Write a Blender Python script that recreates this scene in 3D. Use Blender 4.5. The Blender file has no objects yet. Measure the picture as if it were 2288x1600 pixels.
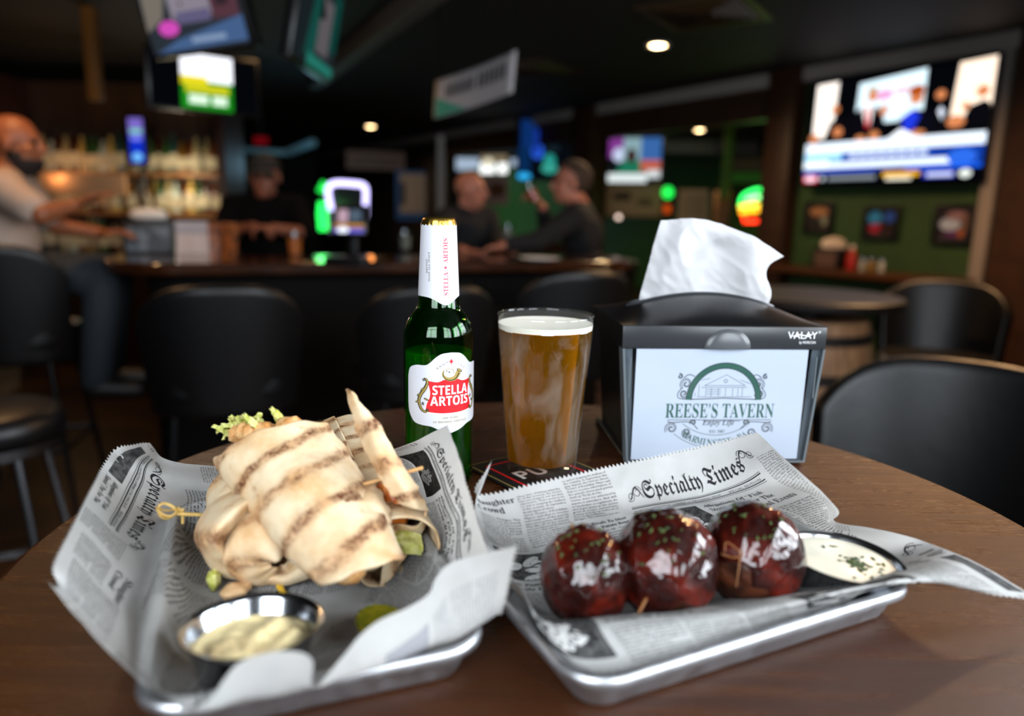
# A bar table with two food trays, a bottle, a pint and a napkin dispenser, in a dim tavern.
import bpy, bmesh, math, random
import numpy as np
from mathutils import Vector, Matrix, noise

sc = bpy.context.scene
COL = sc.collection
PI = math.pi
rnd = random.Random(11)

# ------------------------------------------------------------------ camera
TOP = 1.05                      # height of the table top
CAMZ = TOP + .235
PITCH, ROLL, FPX = math.radians(11.2), math.radians(1.2), 1600.0
_r0 = Vector((1, 0, 0)); FW = Vector((0, math.cos(PITCH), -math.sin(PITCH))); _u0 = _r0.cross(FW)
RT = _r0 * math.cos(ROLL) + _u0 * math.sin(ROLL)
UP = _u0 * math.cos(ROLL) - _r0 * math.sin(ROLL)
CP = Vector((0, 0, CAMZ))
cam_d = bpy.data.cameras.new('camera')
cam = bpy.data.objects.new('camera', cam_d); COL.objects.link(cam)
cam.matrix_world = Matrix(((RT.x, UP.x, -FW.x, CP.x), (RT.y, UP.y, -FW.y, CP.y), (RT.z, UP.z, -FW.z, CP.z), (0, 0, 0, 1)))
cam_d.sensor_width = 36; cam_d.lens = 36 * FPX / 2288
cam_d.clip_start = .02; cam_d.clip_end = 60
cam_d.dof.use_dof = True; cam_d.dof.focus_distance = .565; cam_d.dof.aperture_fstop = 2.9
sc.camera = cam

# ------------------------------------------------------------------ exposure and world
vs = sc.view_settings
sc.display_settings.display_device = 'sRGB'
vs.view_transform = 'Standard'; vs.look = 'None'; vs.exposure = 0.0; vs.gamma = 1; vs.use_curve_mapping = False
sc.cycles.use_denoising = True
sc.cycles.max_bounces = 9; sc.cycles.diffuse_bounces = 3; sc.cycles.glossy_bounces = 4
sc.cycles.transmission_bounces = 9; sc.cycles.transparent_max_bounces = 8
sc.cycles.caustics_refractive = True; sc.cycles.caustics_reflective = False
sc.cycles.sample_clamp_indirect = 3; sc.cycles.blur_glossy = .6
wd = bpy.data.worlds.new('world'); sc.world = wd; wd.use_nodes = True
_bg = wd.node_tree.nodes['Background']; _bg.inputs[0].default_value = (.62, .78, 1, 1); _bg.inputs[1].default_value = .6

SIDE_X, REAR_Y, CEIL = 1.9, -.85, 2.46
SIDE_WIN = [(-.65, .25), (.5, 1.4)]         # daylight windows in the right side wall (y ranges)
REAR_WIN = [(-1.15, -.05), (.55, 1.65)]            # windows behind the camera (x ranges)
WZ0, WZ1 = 1.25, 2.42

def window_light(loc, rot, w, h, power):
    l = bpy.data.lights.new('daylight', 'AREA'); l.shape = 'RECTANGLE'; l.size = w; l.size_y = h
    l.energy = power; l.color = (.86, .93, 1)
    o = bpy.data.objects.new('daylight', l); COL.objects.link(o); o.location = loc; o.rotation_euler = rot
for a, b in SIDE_WIN:
    window_light((SIDE_X + .14, (a + b) / 2, (WZ0 + WZ1) / 2), (0, PI / 2, 0), WZ1 - WZ0, b - a, 84)
for a, b in REAR_WIN:
    window_light(((a + b) / 2, REAR_Y - .14, (WZ0 + WZ1) / 2), (PI / 2, 0, 0), b - a, WZ1 - WZ0, 64)

def spot(loc, power, col=(1, .62, .3), size=2.3, radius=.05, name='lamp_light'):
    l = bpy.data.lights.new(name, 'SPOT'); l.energy = power; l.color = col; l.spot_size = size; l.spot_blend = .6
    l.shadow_soft_size = radius
    o = bpy.data.objects.new(name, l); COL.objects.link(o); o.location = loc; return o
def point(loc, power, col=(1, .6, .3), radius=.06):
    l = bpy.data.lights.new('glow_light', 'POINT'); l.energy = power; l.color = col; l.shadow_soft_size = radius
    o = bpy.data.objects.new('glow_light', l); COL.objects.link(o); o.location = loc; return o

# ------------------------------------------------------------------ a pixel of the photograph as a point of the place
def ray(px, py): return FW * FPX + RT * (px - 1144) + UP * (800 - py)
def at(px, py, z):
    d = ray(px, py); return CP + d * ((z - CAMZ) / d.z)
def tp(px, py, dz=0.0): return at(px, py, TOP + dz)
def atY(px, py, Y):
    d = ray(px, py); return CP + d * (Y / d.y)

# ------------------------------------------------------------------ materials
def lin(c):
    if isinstance(c, str):
        c = [int(c[i:i + 2], 16) / 255 for i in (1, 3, 5)]
        c = [x / 12.92 if x < .04045 else ((x + .055) / 1.055) ** 2.4 for x in c]
    return tuple(c) + (1,)
class NT:
    def __init__(s, name):
        s.m = bpy.data.materials.new(name); s.m.use_nodes = True; s.t = s.m.node_tree
        s.p = s.t.nodes['Principled BSDF']; s.out = s.t.nodes['Material Output']
    def n(s, typ, **kw):
        nd = s.t.nodes.new(typ)
        for k, v in kw.items():
            if k.startswith('i_'):
                key = k[2:]; key = int(key) if key.isdigit() else key.replace('_', ' ')
                s.set(nd.inputs[key], v)
            else: setattr(nd, k, v)
        return nd
    def set(s, sock, v):
        if isinstance(v, bpy.types.NodeSocket): s.t.links.new(v, sock)
        else: sock.default_value = v
    def coord(s, kind='Object', scale=(1, 1, 1), rot=(0, 0, 0)):
        c = s.n('ShaderNodeTexCoord'); m = s.n('ShaderNodeMapping'); s.t.links.new(c.outputs[kind], m.inputs[0])
        m.inputs['Scale'].default_value = scale; m.inputs['Rotation'].default_value = rot; return m.outputs[0]
    def noise(s, vec, scale, detail=3, rough=.55, dist=0):
        nd = s.n('ShaderNodeTexNoise', i_Scale=scale, i_Detail=detail, i_Roughness=rough, i_Distortion=dist); s.t.links.new(vec, nd.inputs['Vector']); return nd.outputs[0]
    def ramp(s, fac, *stops):
        r = s.n('ShaderNodeValToRGB'); s.t.links.new(fac, r.inputs[0]); e = r.color_ramp.elements
        while len(e) < len(stops): e.new(.5)
        for el, (p, c) in zip(e, stops): el.position = p; el.color = lin(c) if not isinstance(c, (int, float)) else (c, c, c, 1)
        return r.outputs[0]
    def mix(s, fac, a, b, typ='MIX'):
        nd = s.n('ShaderNodeMix', data_type='RGBA', blend_type=typ)
        s.set(nd.inputs[0], fac)
        s.set(nd.inputs[6], a if isinstance(a, bpy.types.NodeSocket) else lin(a)); s.set(nd.inputs[7], b if isinstance(b, bpy.types.NodeSocket) else lin(b)); return nd.outputs[2]
    def math(s, op, a, b=0.0, clamp=False):
        nd = s.n('ShaderNodeMath', operation=op, use_clamp=clamp); s.set(nd.inputs[0], a); s.set(nd.inputs[1], b); return nd.outputs[0]
    def bump(s, h, strength, dist=.001):
        b = s.n('ShaderNodeBump', i_Strength=strength, i_Distance=dist); s.t.links.new(h, b.inputs['Height']); s.t.links.new(b.outputs[0], s.p.inputs['Normal']); return b
    def base(s, col): s.set(s.p.inputs['Base Color'], col if isinstance(col, bpy.types.NodeSocket) else lin(col))
MATS = {}
def mat(name, col='#808080', rough=.5, metal=0, spec=.5, trans=0, ior=1.45, coat=0, emit=None, es=1, sss=0, bump=None, var=None, kind='Object'):
    """Principled material; var = (scale, second colour, low, high) mottles it, bump = (scale, strength, distance)."""
    if name in MATS: return MATS[name]
    t = NT(name); p = t.p
    p.inputs['Roughness'].default_value = rough; p.inputs['Metallic'].default_value = metal
    p.inputs['Specular IOR Level'].default_value = spec; p.inputs['Transmission Weight'].default_value = trans; p.inputs['IOR'].default_value = ior
    p.inputs['Coat Weight'].default_value = coat; p.inputs['Coat Roughness'].default_value = .08
    if sss: p.inputs['Subsurface Weight'].default_value = sss; p.inputs['Subsurface Radius'].default_value = (.006, .003, .0015)
    t.base(col)
    if var:
        f = t.ramp(t.noise(t.coord(kind), var[0], 4), (var[2], 0.0), (var[3], 1.0)); t.base(t.mix(f, col, var[1]))
    if bump: t.bump(t.noise(t.coord(kind), bump[0], 4), bump[1], bump[2] if len(bump) > 2 else .001)
    if emit: p.inputs['Emission Color'].default_value = lin(emit); p.inputs['Emission Strength'].default_value = es
    MATS[name] = t.m; return t.m
def glow(col, es=1):
    return mat('glow_%s_%s' % (col if isinstance(col, str) else '_'.join('%.2f' % c for c in col), es), '#000000', 1, spec=0, emit=col, es=es)

def schlick(t):
    """reflection that grows towards grazing, the same from both sides of a thin wall"""
    lw = t.n('ShaderNodeLayerWeight', i_Blend=.5); return t.math('ADD', .035, t.math('MULTIPLY', t.math('POWER', lw.outputs['Facing'], 5.0), .8))
# ------------------------------------------------------------------ mesh building
def grid_faces(nu, nv, wrap=False):
    f = []
    for i in range(nu - 1):
        for j in range(nv if wrap else nv - 1):
            k = (j + 1) % nv
            f.append((i * nv + j, i * nv + k, (i + 1) * nv + k, (i + 1) * nv + j))
    return f
class MB:
    def __init__(s): s.v = []; s.f = []; s.mi = []; s.uv = []
    def add(s, v, f, mi=0, uv=None, M=None):
        b = len(s.v)
        s.v += [tuple(M @ Vector(p)) for p in v] if M else [tuple(p) for p in v]
        s.uv += list(uv) if uv else [(0, 0)] * len(v)
        s.f += [tuple(b + i for i in q) for q in f]; s.mi += [mi] * len(f); return s
    def box(s, c, d, M=None, mi=0, bev=0, seg=2):
        bm = bmesh.new(); bmesh.ops.create_cube(bm, size=1)
        for v in bm.verts: v.co = Vector((v.co.x * d[0], v.co.y * d[1], v.co.z * d[2]))
        if bev: bmesh.ops.bevel(bm, geom=bm.edges[:], offset=bev, segments=seg, affect='EDGES', profile=.5)
        bm.verts.index_update(); c = Vector(c)
        s.add([v.co + c for v in bm.verts], [[v.index for v in f.verts] for f in bm.faces], mi, None, M); bm.free(); return s
    def tube(s, pts, r, n=10, mi=0, closed=False, cap=True, M=None):
        pts = [Vector(p) for p in pts]; N = len(pts); rs = r if isinstance(r, (list, tuple)) else [r] * N
        V = []; prev = None
        for i, p in enumerate(pts):
            a, b = (pts[i - 1], pts[(i + 1) % N]) if closed else (pts[max(i - 1, 0)], pts[min(i + 1, N - 1)])
            t = (b - a).normalized()
            if prev is None:
                prev = t.orthogonal().normalized()
            prev = (prev - t * prev.dot(t))
            prev = prev.normalized() if prev.length > 1e-6 else t.orthogonal().normalized()
            q = t.cross(prev)
            for k in range(n):
                a_ = 2 * PI * k / n; V.append(p + (prev * math.cos(a_) + q * math.sin(a_)) * rs[i])
        F = grid_faces(N, n, True)
        if closed: F += [((N - 1) * n + k, (N - 1) * n + (k + 1) % n, (k + 1) % n, k) for k in range(n)]
        elif cap: F += [tuple(range(n))[::-1], tuple((N - 1) * n + k for k in range(n))]
        return s.add(V, F, mi, None, M)
    def lathe(s, prof, n=48, M=None, mi=0, wob=None):
        V = []
        for r, z in prof:
            for k in range(n):
                a = 2 * PI * k / n; rr = r * (1 + (wob(a, z) if wob else 0)); V.append((rr * math.cos(a), rr * math.sin(a), z))
        F = [q[::-1] for q in grid_faces(len(prof), n, True)]
        if prof[0][0] > 1e-6: F.append(tuple(range(n))[::-1])
        if prof[-1][0] > 1e-6: F.append(tuple((len(prof) - 1) * n + k for k in range(n)))
        return s.add(V, F, mi, None, M)
    def tor(s, prof, n=48, M=None, mi=0):
        """closed ring profile turned about z"""
        V = [(r * math.cos(2 * PI * k / n), r * math.sin(2 * PI * k / n), z) for r, z in prof for k in range(n)]
        m = len(prof)
        F = [(i * n + k, ((i + 1) % m) * n + k, ((i + 1) % m) * n + (k + 1) % n, i * n + (k + 1) % n) for i in range(m) for k in range(n)]
        return s.add(V, F, mi, None, M)
    def grid(s, fn, nu, nv, mi=0, wrap=False, M=None):
        V = []; U = []
        for i in range(nu):
            for j in range(nv):
                a, b = i / (nu - 1), j / (nv if wrap else nv - 1); V.append(fn(a, b)); U.append((a, b))
        return s.add(V, grid_faces(nu, nv, wrap), mi, U, M)
    def ell(s, c, r, n=16, M=None, mi=0, fn=None):
        c = Vector(c); r = (r, r, r) if isinstance(r, (int, float)) else r
        V = []
        for i in range(n + 1):
            t = PI * i / n
            for k in range(2 * n):
                a = PI * k / n; d = Vector((math.sin(t) * math.cos(a), math.sin(t) * math.sin(a), -math.cos(t))); g = fn(d) if fn else 1
                V.append(c + Vector((d.x * r[0], d.y * r[1], d.z * r[2])) * g)
        return s.add(V, [q[::-1] for q in grid_faces(n + 1, 2 * n, True)], mi, None, M)
    def prism(s, out, z0, z1, M=None, mi=0):
        n = len(out); V = [(x, y, z0) for x, y in out] + [(x, y, z1) for x, y in out]
        F = [tuple(range(n))[::-1], tuple(range(n, 2 * n))] + [(i, (i + 1) % n, n + (i + 1) % n, n + i) for i in range(n)]
        return s.add(V, F, mi, None, M)
    def build(s, name, mats, parent=None, ang=40, mods=(), loc=None):
        me = bpy.data.meshes.new(name); me.from_pydata(s.v, [], s.f)
        for m in (mats if isinstance(mats, (list, tuple)) else [mats]): me.materials.append(m)
        if len(me.polygons) != len(s.mi): me.validate()
        else: me.polygons.foreach_set('material_index', s.mi)
        me.polygons.foreach_set('use_smooth', [True] * len(me.polygons))
        if any(u != (0, 0) for u in s.uv):
            L = me.uv_layers.new(name='UVMap'); idx = np.empty(len(me.loops), int); me.loops.foreach_get('vertex_index', idx)
            L.data.foreach_set('uv', np.array(s.uv, float)[idx].ravel())
        me.update()
        if ang < 180: me.set_sharp_from_angle(angle=math.radians(ang))
        o = bpy.data.objects.new(name, me); COL.objects.link(o)
        for typ, kw in mods:
            md = o.modifiers.new(typ.lower(), typ)
            for k, v in kw.items(): setattr(md, k, v)
        if parent: o.parent = parent
        if loc is not None: o.location = loc
        return o
def bake(o):
    """apply the modifiers of o to its mesh"""
    bpy.context.view_layer.update()
    dg = bpy.context.evaluated_depsgraph_get(); me = bpy.data.meshes.new_from_object(o.evaluated_get(dg)); o.modifiers.clear(); o.data = me; return o
def tag(o, label=None, cat=None, group=None, kind=None):
    for k, v in (('label', label), ('category', cat), ('group', group), ('kind', kind)):
        if v: o[k] = v
    return o
def thing(name, loc, rz, label, cat, group=None):
    o = bpy.data.objects.new(name, None); COL.objects.link(o); o.location = loc; o.rotation_euler = (0, 0, rz); o.empty_display_size = .05
    return tag(o, label, cat, group)
def copy_tree(o, parent=None):
    c = o.copy(); COL.objects.link(c); c.parent = parent
    for ch in o.children: copy_tree(ch, c)
    return c
def TR(x=0, y=0, z=0, rx=0, ry=0, rz=0): return Matrix.Translation((x, y, z)) @ Matrix.Rotation(rz, 4, 'Z') @ Matrix.Rotation(ry, 4, 'Y') @ Matrix.Rotation(rx, 4, 'X')
def frame(o, x, y, z=None):
    """matrix with origin o and axes x, y (made square)"""
    x = Vector(x).normalized(); z_ = x.cross(Vector(y)).normalized(); y = z_.cross(x)
    return Matrix(((x.x, y.x, z_.x, o[0]), (x.y, y.y, z_.y, o[1]), (x.z, y.z, z_.z, o[2]), (0, 0, 0, 1)))

# ------------------------------------------------------------------ flat lettering and shapes (x, y in metres)
_TC = {}
BOLD = lambda t: ''.join(chr(0x1D400 + ord(c) - 65) if 'A' <= c <= 'Z' else chr(0x1D41A + ord(c) - 97) if 'a' <= c <= 'z' else chr(0x1D7CE + ord(c) - 48) if '0' <= c <= '9' else c for c in t)
SANSB = lambda t: ''.join(chr(0x1D5D4 + ord(c) - 65) if 'A' <= c <= 'Z' else chr(0x1D5EE + ord(c) - 97) if 'a' <= c <= 'z' else chr(0x1D7EC + ord(c) - 48) if '0' <= c <= '9' else c for c in t)
BITAL = lambda t: ''.join(chr(0x1D468 + ord(c) - 65) if 'A' <= c <= 'Z' else chr(0x1D482 + ord(c) - 97) if 'a' <= c <= 'z' else c for c in t)
ITAL = lambda t: ''.join('\u210E' if c == 'h' else chr(0x1D434 + ord(c) - 65) if 'A' <= c <= 'Z' else chr(0x1D44E + ord(c) - 97) if 'a' <= c <= 'z' else c for c in t)
FRAK = lambda t: ''.join(chr(0x1D56C + ord(c) - 65) if 'A' <= c <= 'Z' else chr(0x1D586 + ord(c) - 97) if 'a' <= c <= 'z' else c for c in t)
def text2d(body, size, align='LEFT', sx=1.0, res=2, off=0.0, line=1.0, width=None):
    """lettering as (verts Nx2, faces); width stretches it to that width"""
    key = (body, align, res, off, line)
    if key not in _TC:
        c = bpy.data.curves.new('t', 'FONT'); c.body = body; c.align_x = align; c.resolution_u = res; c.offset = off; c.space_line = line
        o = bpy.data.objects.new('t', c); COL.objects.link(o); bpy.context.view_layer.update()
        me = o.evaluated_get(bpy.context.evaluated_depsgraph_get()).to_mesh()
        v = np.empty(len(me.vertices) * 3); me.vertices.foreach_get('co', v)
        _TC[key] = (v.reshape(-1, 3)[:, :2].copy(), [tuple(p.vertices) for p in me.polygons])
        bpy.data.objects.remove(o); bpy.data.curves.remove(c)
    v, f = _TC[key]; v = v * size
    if width and len(v): sx = width / max(1e-9, np.ptp(v[:, 0]))
    v = v * np.array([sx, 1.0]); return v, f
def stroke2d(pts, w):
    P = np.array(pts, float); d = np.gradient(P, axis=0); d /= np.maximum(1e-9, np.hypot(d[:, 0], d[:, 1]))[:, None]
    n = np.stack([-d[:, 1], d[:, 0]], 1); W = (np.array(w) if not isinstance(w, (int, float)) else np.full(len(P), w))[:, None] / 2
    N = len(P); v = np.concatenate([P + n * W, P - n * W]); return v, [(N + i, N + i + 1, i + 1, i) for i in range(N - 1)]
def fan2d(pts):
    P = np.array(pts, float); return P, [tuple(range(len(P)))]
def slice2d(v, f, sx=0, sy=0):
    """cut a flat shape along x and y so that it can bend"""
    bm = bmesh.new(); V = [bm.verts.new((p[0], p[1], 0)) for p in v]
    for q in f:
        try: bm.faces.new([V[i] for i in q])
        except ValueError: pass
    lo = np.min(v, 0); hi = np.max(v, 0)
    for ax, st in ((0, sx), (1, sy)):
        if st:
            for k in np.arange(lo[ax] + st, hi[ax], st):
                co = [0, 0, 0]; co[ax] = k; no = [0, 0, 0]; no[ax] = 1
                bmesh.ops.bisect_plane(bm, geom=bm.verts[:] + bm.edges[:] + bm.faces[:], plane_co=co, plane_no=no)
    bm.verts.index_update(); out = np.array([v.co[:2] for v in bm.verts]), [tuple(x.index for x in q.verts) for q in bm.faces]; bm.free(); return out
def spiral(cx, cy, r0, r1, a0, turns, n=40): return [(cx + (r0 + (r1 - r0) * t) * math.cos(a0 + turns * 2 * PI * t), cy + (r0 + (r1 - r0) * t) * math.sin(a0 + turns * 2 * PI * t)) for t in np.linspace(0, 1, n)]
def star2d(cx, cy, R, r, n=8, rot=0, longs=()):
    return fan2d([(cx + (R * (1.9 if k // 2 in longs and k % 2 == 0 else 1) if k % 2 == 0 else r) * math.cos(rot + PI * k / n), cy + (R * (1.9 if k // 2 in longs and k % 2 == 0 else 1) if k % 2 == 0 else r) * math.sin(rot + PI * k / n)) for k in range(2 * n)])
def rect2d(x0, y0, x1, y1): return np.array([(x0, y0), (x1, y0), (x1, y1), (x0, y1)], float), [(0, 1, 2, 3)]
def oval2d(cx, cy, rx, ry, n=24, rot=0):
    c, s = math.cos(rot), math.sin(rot)
    return fan2d([(cx + rx * math.cos(a) * c - ry * math.sin(a) * s, cy + rx * math.cos(a) * s + ry * math.sin(a) * c) for a in np.linspace(0, 2 * PI, n, False)])
def sh(vf, dx, dy, rot=0):
    v, f = vf; c, s = math.cos(rot), math.sin(rot); return np.stack([v[:, 0] * c - v[:, 1] * s + dx, v[:, 0] * s + v[:, 1] * c + dy], 1), f

# ------------------------------------------------------------------ sheets drawn through control points
def crom(P, n):
    """Catmull-Rom through the points P, resampled to n"""
    P = np.array(P, float); m = len(P); Q = np.concatenate([[2 * P[0] - P[1]], P, [2 * P[-1] - P[-2]]])
    t = np.linspace(0, m - 1, n); i = np.minimum(t.astype(int), m - 2); t = (t - i).reshape((-1,) + (1,) * (P.ndim - 1))
    a, b, c, d = Q[i], Q[i + 1], Q[i + 2], Q[i + 3]
    return .5 * (2 * b + (c - a) * t + (2 * a - 5 * b + 4 * c - d) * t * t + (3 * b - a - 3 * c + d) * t ** 3)
def sheet(rows, nu, nv, pix=True, base=None):
    """rows (first = v 0) of (px, py, height over the table), as an nv x nu x 3 array of points"""
    k = max(len(r) for r in rows); R = []
    for r in rows:
        R.append(crom([tuple(tp(*p)) if pix else p for p in r], max(k * 2, 12)))
    A = np.stack(R); A = crom(A, nv); A = crom(A.transpose(1, 0, 2), nu).transpose(1, 0, 2); return A
def normals(A):
    du = np.gradient(A, axis=1); dv = np.gradient(A, axis=0); n = np.cross(du, dv); return n / np.maximum(1e-12, np.linalg.norm(n, axis=2))[..., None]
def fbm(x, y, z, s, o=3):
    return noise.fractal(Vector((x * s, y * s, z * s)), 1.0, 2.0, o)
def sample(A, N, uv, off):
    """points of the sheet A at uv (0..1), lifted by off along its normals"""
    nv, nu = A.shape[:2]; x = np.clip(uv[:, 0], 0, 1) * (nu - 1); y = np.clip(uv[:, 1], 0, 1) * (nv - 1)
    i = np.minimum(x.astype(int), nu - 2); j = np.minimum(y.astype(int), nv - 2); a = (x - i)[:, None]; b = (y - j)[:, None]
    def g(B): return B[j, i] * (1 - a) * (1 - b) + B[j, i + 1] * a * (1 - b) + B[j + 1, i] * (1 - a) * b + B[j + 1, i + 1] * a * b
    return g(A) + g(N) * off

# ------------------------------------------------------------------ the room
W0 = Vector((.529 * 5.2, 5.2, 0)); _az = math.radians(33.9)
WD = Vector((-math.sin(_az), math.cos(_az), 0)); WN = Vector((-math.cos(_az), -math.sin(_az), 0)); WX = -WD   # along the television wall, its normal into the room
def onwall(px, py, off=0):
    d = ray(px, py); return CP + d * ((W0 + WN * off - CP).dot(WN) / d.dot(WN))
def ws(px, py=450): return (onwall(px, py) - W0).dot(WD)
def wp(s, z, off=0): return W0 + WD * s + WN * off + Vector((0, 0, z))
def struct(o): o['kind'] = 'structure'; return o

m_dark = mat('dark_paint', '#14100d', .7, bump=(30, .1))
m_ceil = mat('ceiling_black', '#15110e', .75, var=(1.2, '#1d1712', .4, .7))
m_green = mat('green_wall_paint', '#27401d', .6, bump=(60, .15), var=(2, '#304a20', .4, .7))
m_brownwood = mat('dark_brown_wood', '#2c1608', .5, var=(9, '#3a1f0c', .35, .7))
m_trim = mat('pale_trim_paint', '#8f8580', .5)
m_white = mat('window_frame_paint', '#b8b8b4', .5)
m_cream = mat('cream_wall_paint', '#6b5a4a', .7)
def floor_material():
    t = NT('worn_wood_floor'); v = t.coord('Object', (1, 1, 1), (0, 0, .6))
    br = t.n('ShaderNodeTexBrick', i_Scale=1.0); t.t.links.new(v, br.inputs['Vector'])
    br.inputs['Color1'].default_value = lin('#3a2410'); br.inputs['Color2'].default_value = lin('#4b2f14'); br.inputs['Mortar'].default_value = lin('#120a05')
    br.inputs['Brick Width'].default_value = 1.1; br.inputs['Row Height'].default_value = .14; br.inputs['Mortar Size'].default_value = .006
    f = t.ramp(t.noise(v, 1.6, 4), (.42, 0.0), (.6, 1.0))
    t.base(t.mix(f, br.outputs[0], '#1c1109')); t.p.inputs['Roughness'].default_value = .4; return t.m
struct(MB().box((1, 6.5, -.05), (20, 18, .1)).build('floor', floor_material()))
struct(MB().box((1, 6.5, CEIL + .05), (20, 18, .1)).build('ceiling', m_ceil))

def wall_run(name, p, q, z0, z1, m, thick=.12, side=None):
    """a straight wall from p to q; side = normal of the face that p-q lies on"""
    p, q = Vector((p[0], p[1], 0)), Vector((q[0], q[1], 0)); d = q - p; n = side or Vector((d.y, -d.x, 0)).normalized()
    c = (p + q) / 2 - n * thick / 2
    M = frame((c.x, c.y, (z0 + z1) / 2), d, (0, 0, 1))
    return struct(MB().box((0, 0, 0), (d.length, z1 - z0, thick), M).build(name, m))
# television wall: green panel, column, opening to the other room, post, opening, dark end
S_R, S_COLR, S_COLL, S_PR, S_PL, S_O2 = ws(2225, 400), ws(1780), ws(1722), ws(1335), ws(1292), ws(1000)
S_END = ws(705, 330)
def wseg(name, s0, s1, z0, z1, m, th=.14): return wall_run(name, wp(s0, 0), wp(s1, 0), z0, z1, m, th, WN)
wseg('wall_right', S_R - .05, S_COLR, 0, CEIL, m_green)
struct(MB().box((0, 0, 0), ((S_COLL - S_COLR), CEIL, .3), frame(wp((S_COLR + S_COLL) / 2, CEIL / 2, 0), WX, (0, 0, 1)), bev=.01).build('trim_1', m_brownwood))
struct(MB().box((0, 0, 0), ((S_PL - S_PR), CEIL, .24), frame(wp((S_PR + S_PL) / 2, CEIL / 2, 0), WX, (0, 0, 1)), bev=.01).build('trim_2', m_brownwood))
wseg('wall_right_header', S_COLL, S_O2, 2.12, CEIL, m_brownwood)
wseg('wall_right_dado', S_PL, S_O2, 0, 1.0, m_brownwood)
wseg('wall_right_end', S_O2, S_END + .1, 0, CEIL, m_dark)
# crown trim along the top of the wall, and the pale upright at its near end
za, zb = onwall(2100, 92, .05).z, onwall(2100, 132, .05).z
struct(MB().box((0, 0, 0), (S_END - S_R + .1, .13, .07), frame(wp((S_END + S_R) / 2, (za + zb) / 2, .035), WX, (0, 0, 1)), bev=.012).build('trim_3', m_trim))
struct(MB().box((0, 0, 0), (.085, 1.62, .06), frame(wp(S_R + .02, .84 + .81, .03), WX, (0, 0, 1)), bev=.01).build('trim_4', m_trim))
struct(MB().box((0, 0, 0), (.75, CEIL, .16), frame(wp(S_R - .44, CEIL / 2, .02), WX, (0, 0, 1))).build('trim_5', m_brownwood))
C2 = wp(S_R - .8, 0)
wall_run('wall_side_return', (SIDE_X - .1, 2.3), (3.5, 2.3), 0, CEIL, m_dark, .12, Vector((0, 1, 0)))
wall_run('wall_side_back', (3.45, C2.y + .2), (3.45, 2.25), 0, CEIL, m_dark, .12, Vector((-1, 0, 0)))
# back wall
CB = wp(S_END, 0); BD = Vector((WN.x, WN.y, 0))
wall_run('wall_back', CB - WN * .2, CB + WN * 6.0, 0, CEIL, mat('back_wall_paint', '#1c2a1c', .7), .12, -WD)
wall_run('wall_left', CB + WN * 6.0, (-6.2, REAR_Y), 0, CEIL, mat('left_wall_paint', '#33200f', .7, var=(3, '#241509', .4, .7)), .12, Vector((1, .05, 0)).normalized())
# the other room
RB = -WN * 4.6
wall_run('wall_far', wp(S_R - 2.5, 0) + RB, wp(S_END + 2, 0) + RB, 0, CEIL, mat('bright_green_paint', '#33661c', .6), .12, WN)
wall_run('wall_far_end', wp(S_R - .5, 0) - WN * .14, wp(S_R - .5, 0) + RB, 0, CEIL, m_green, .12, WD)
wall_run('wall_far_left', wp(S_END + 1.9, 0) - WN * .14, wp(S_END + 1.9, 0) + RB, 0, CEIL, m_dark, .12, -WD)
# window walls
def window_wall(name, o, ax, nrm, span, wins):
    """wall with window openings; ax along the wall, nrm into the room; windows carry frame, bars and panes"""
    mb = MB(); edges = [span[0]] + [e for w in wins for e in w] + [span[1]]
    def bx(a, b, z0, z1): mb.box((0, 0, 0), (b - a, z1 - z0, .12), frame(Vector(o) + Vector(ax) * ((a + b) / 2) - Vector(nrm) * .06 + Vector((0, 0, (z0 + z1) / 2)), ax, (0, 0, 1)))
    for i in range(0, len(edges), 2): bx(edges[i], edges[i + 1], 0, CEIL)
    for a, b in wins: bx(a, b, 0, WZ0); bx(a, b, WZ1, CEIL)
    struct(mb.build(name, m_dark))
    for a, b in wins:
        window_wall.k += 1
        c = Vector(o) + Vector(ax) * ((a + b) / 2) - Vector(nrm) * .06 + Vector((0, 0, (WZ0 + WZ1) / 2)); M = frame(c, ax, (0, 0, 1)); w, h = b - a, WZ1 - WZ0
        fr = MB()
        for sx in (-1, 1): fr.box((sx * (w / 2 - .025), 0, 0), (.05, h, .07), M)
        for sy in (-1, 1): fr.box((0, sy * (h / 2 - .025), 0), (w, .05, .07), M)
        fr.box((0, 0, 0), (.03, h, .05), M); fr.box((0, h * .17, 0), (w, .03, .05), M)
        f = struct(fr.build('window_%d' % window_wall.k, m_white))
        MB().box((0, 0, 0), (w - .06, h - .06, .004), M).build('pane', m_pane, f)
window_wall.k = 0
_t = NT('window_glass'); _tr = _t.n('ShaderNodeBsdfTransparent'); _gl = _t.n('ShaderNodeBsdfGlossy', i_Roughness=.02); _mx = _t.n('ShaderNodeMixShader'); _mx.inputs[0].default_value = .06
_t.t.links.new(_tr.outputs[0], _mx.inputs[1]); _t.t.links.new(_gl.outputs[0], _mx.inputs[2]); _t.t.links.new(_mx.outputs[0], _t.out.inputs[0]); m_pane = _t.m
window_wall('wall_side', (SIDE_X, 0, 0), (0, 1, 0), (-1, 0, 0), (REAR_Y, 2.25), SIDE_WIN)
window_wall('wall_rear', (0, REAR_Y, 0), (1, 0, 0), (0, 1, 0), (-6.3, SIDE_X), REAR_WIN)

# ================================================================== the tavern behind
m_vinyl = mat('black_vinyl', '#060607', .40, spec=.45, bump=(40, .12, .004)); m_bmetal = mat('black_metal', '#0b0b0c', .4, .6); m_chrome = mat('worn_chrome', '#8e9196', .25, 1)
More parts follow.
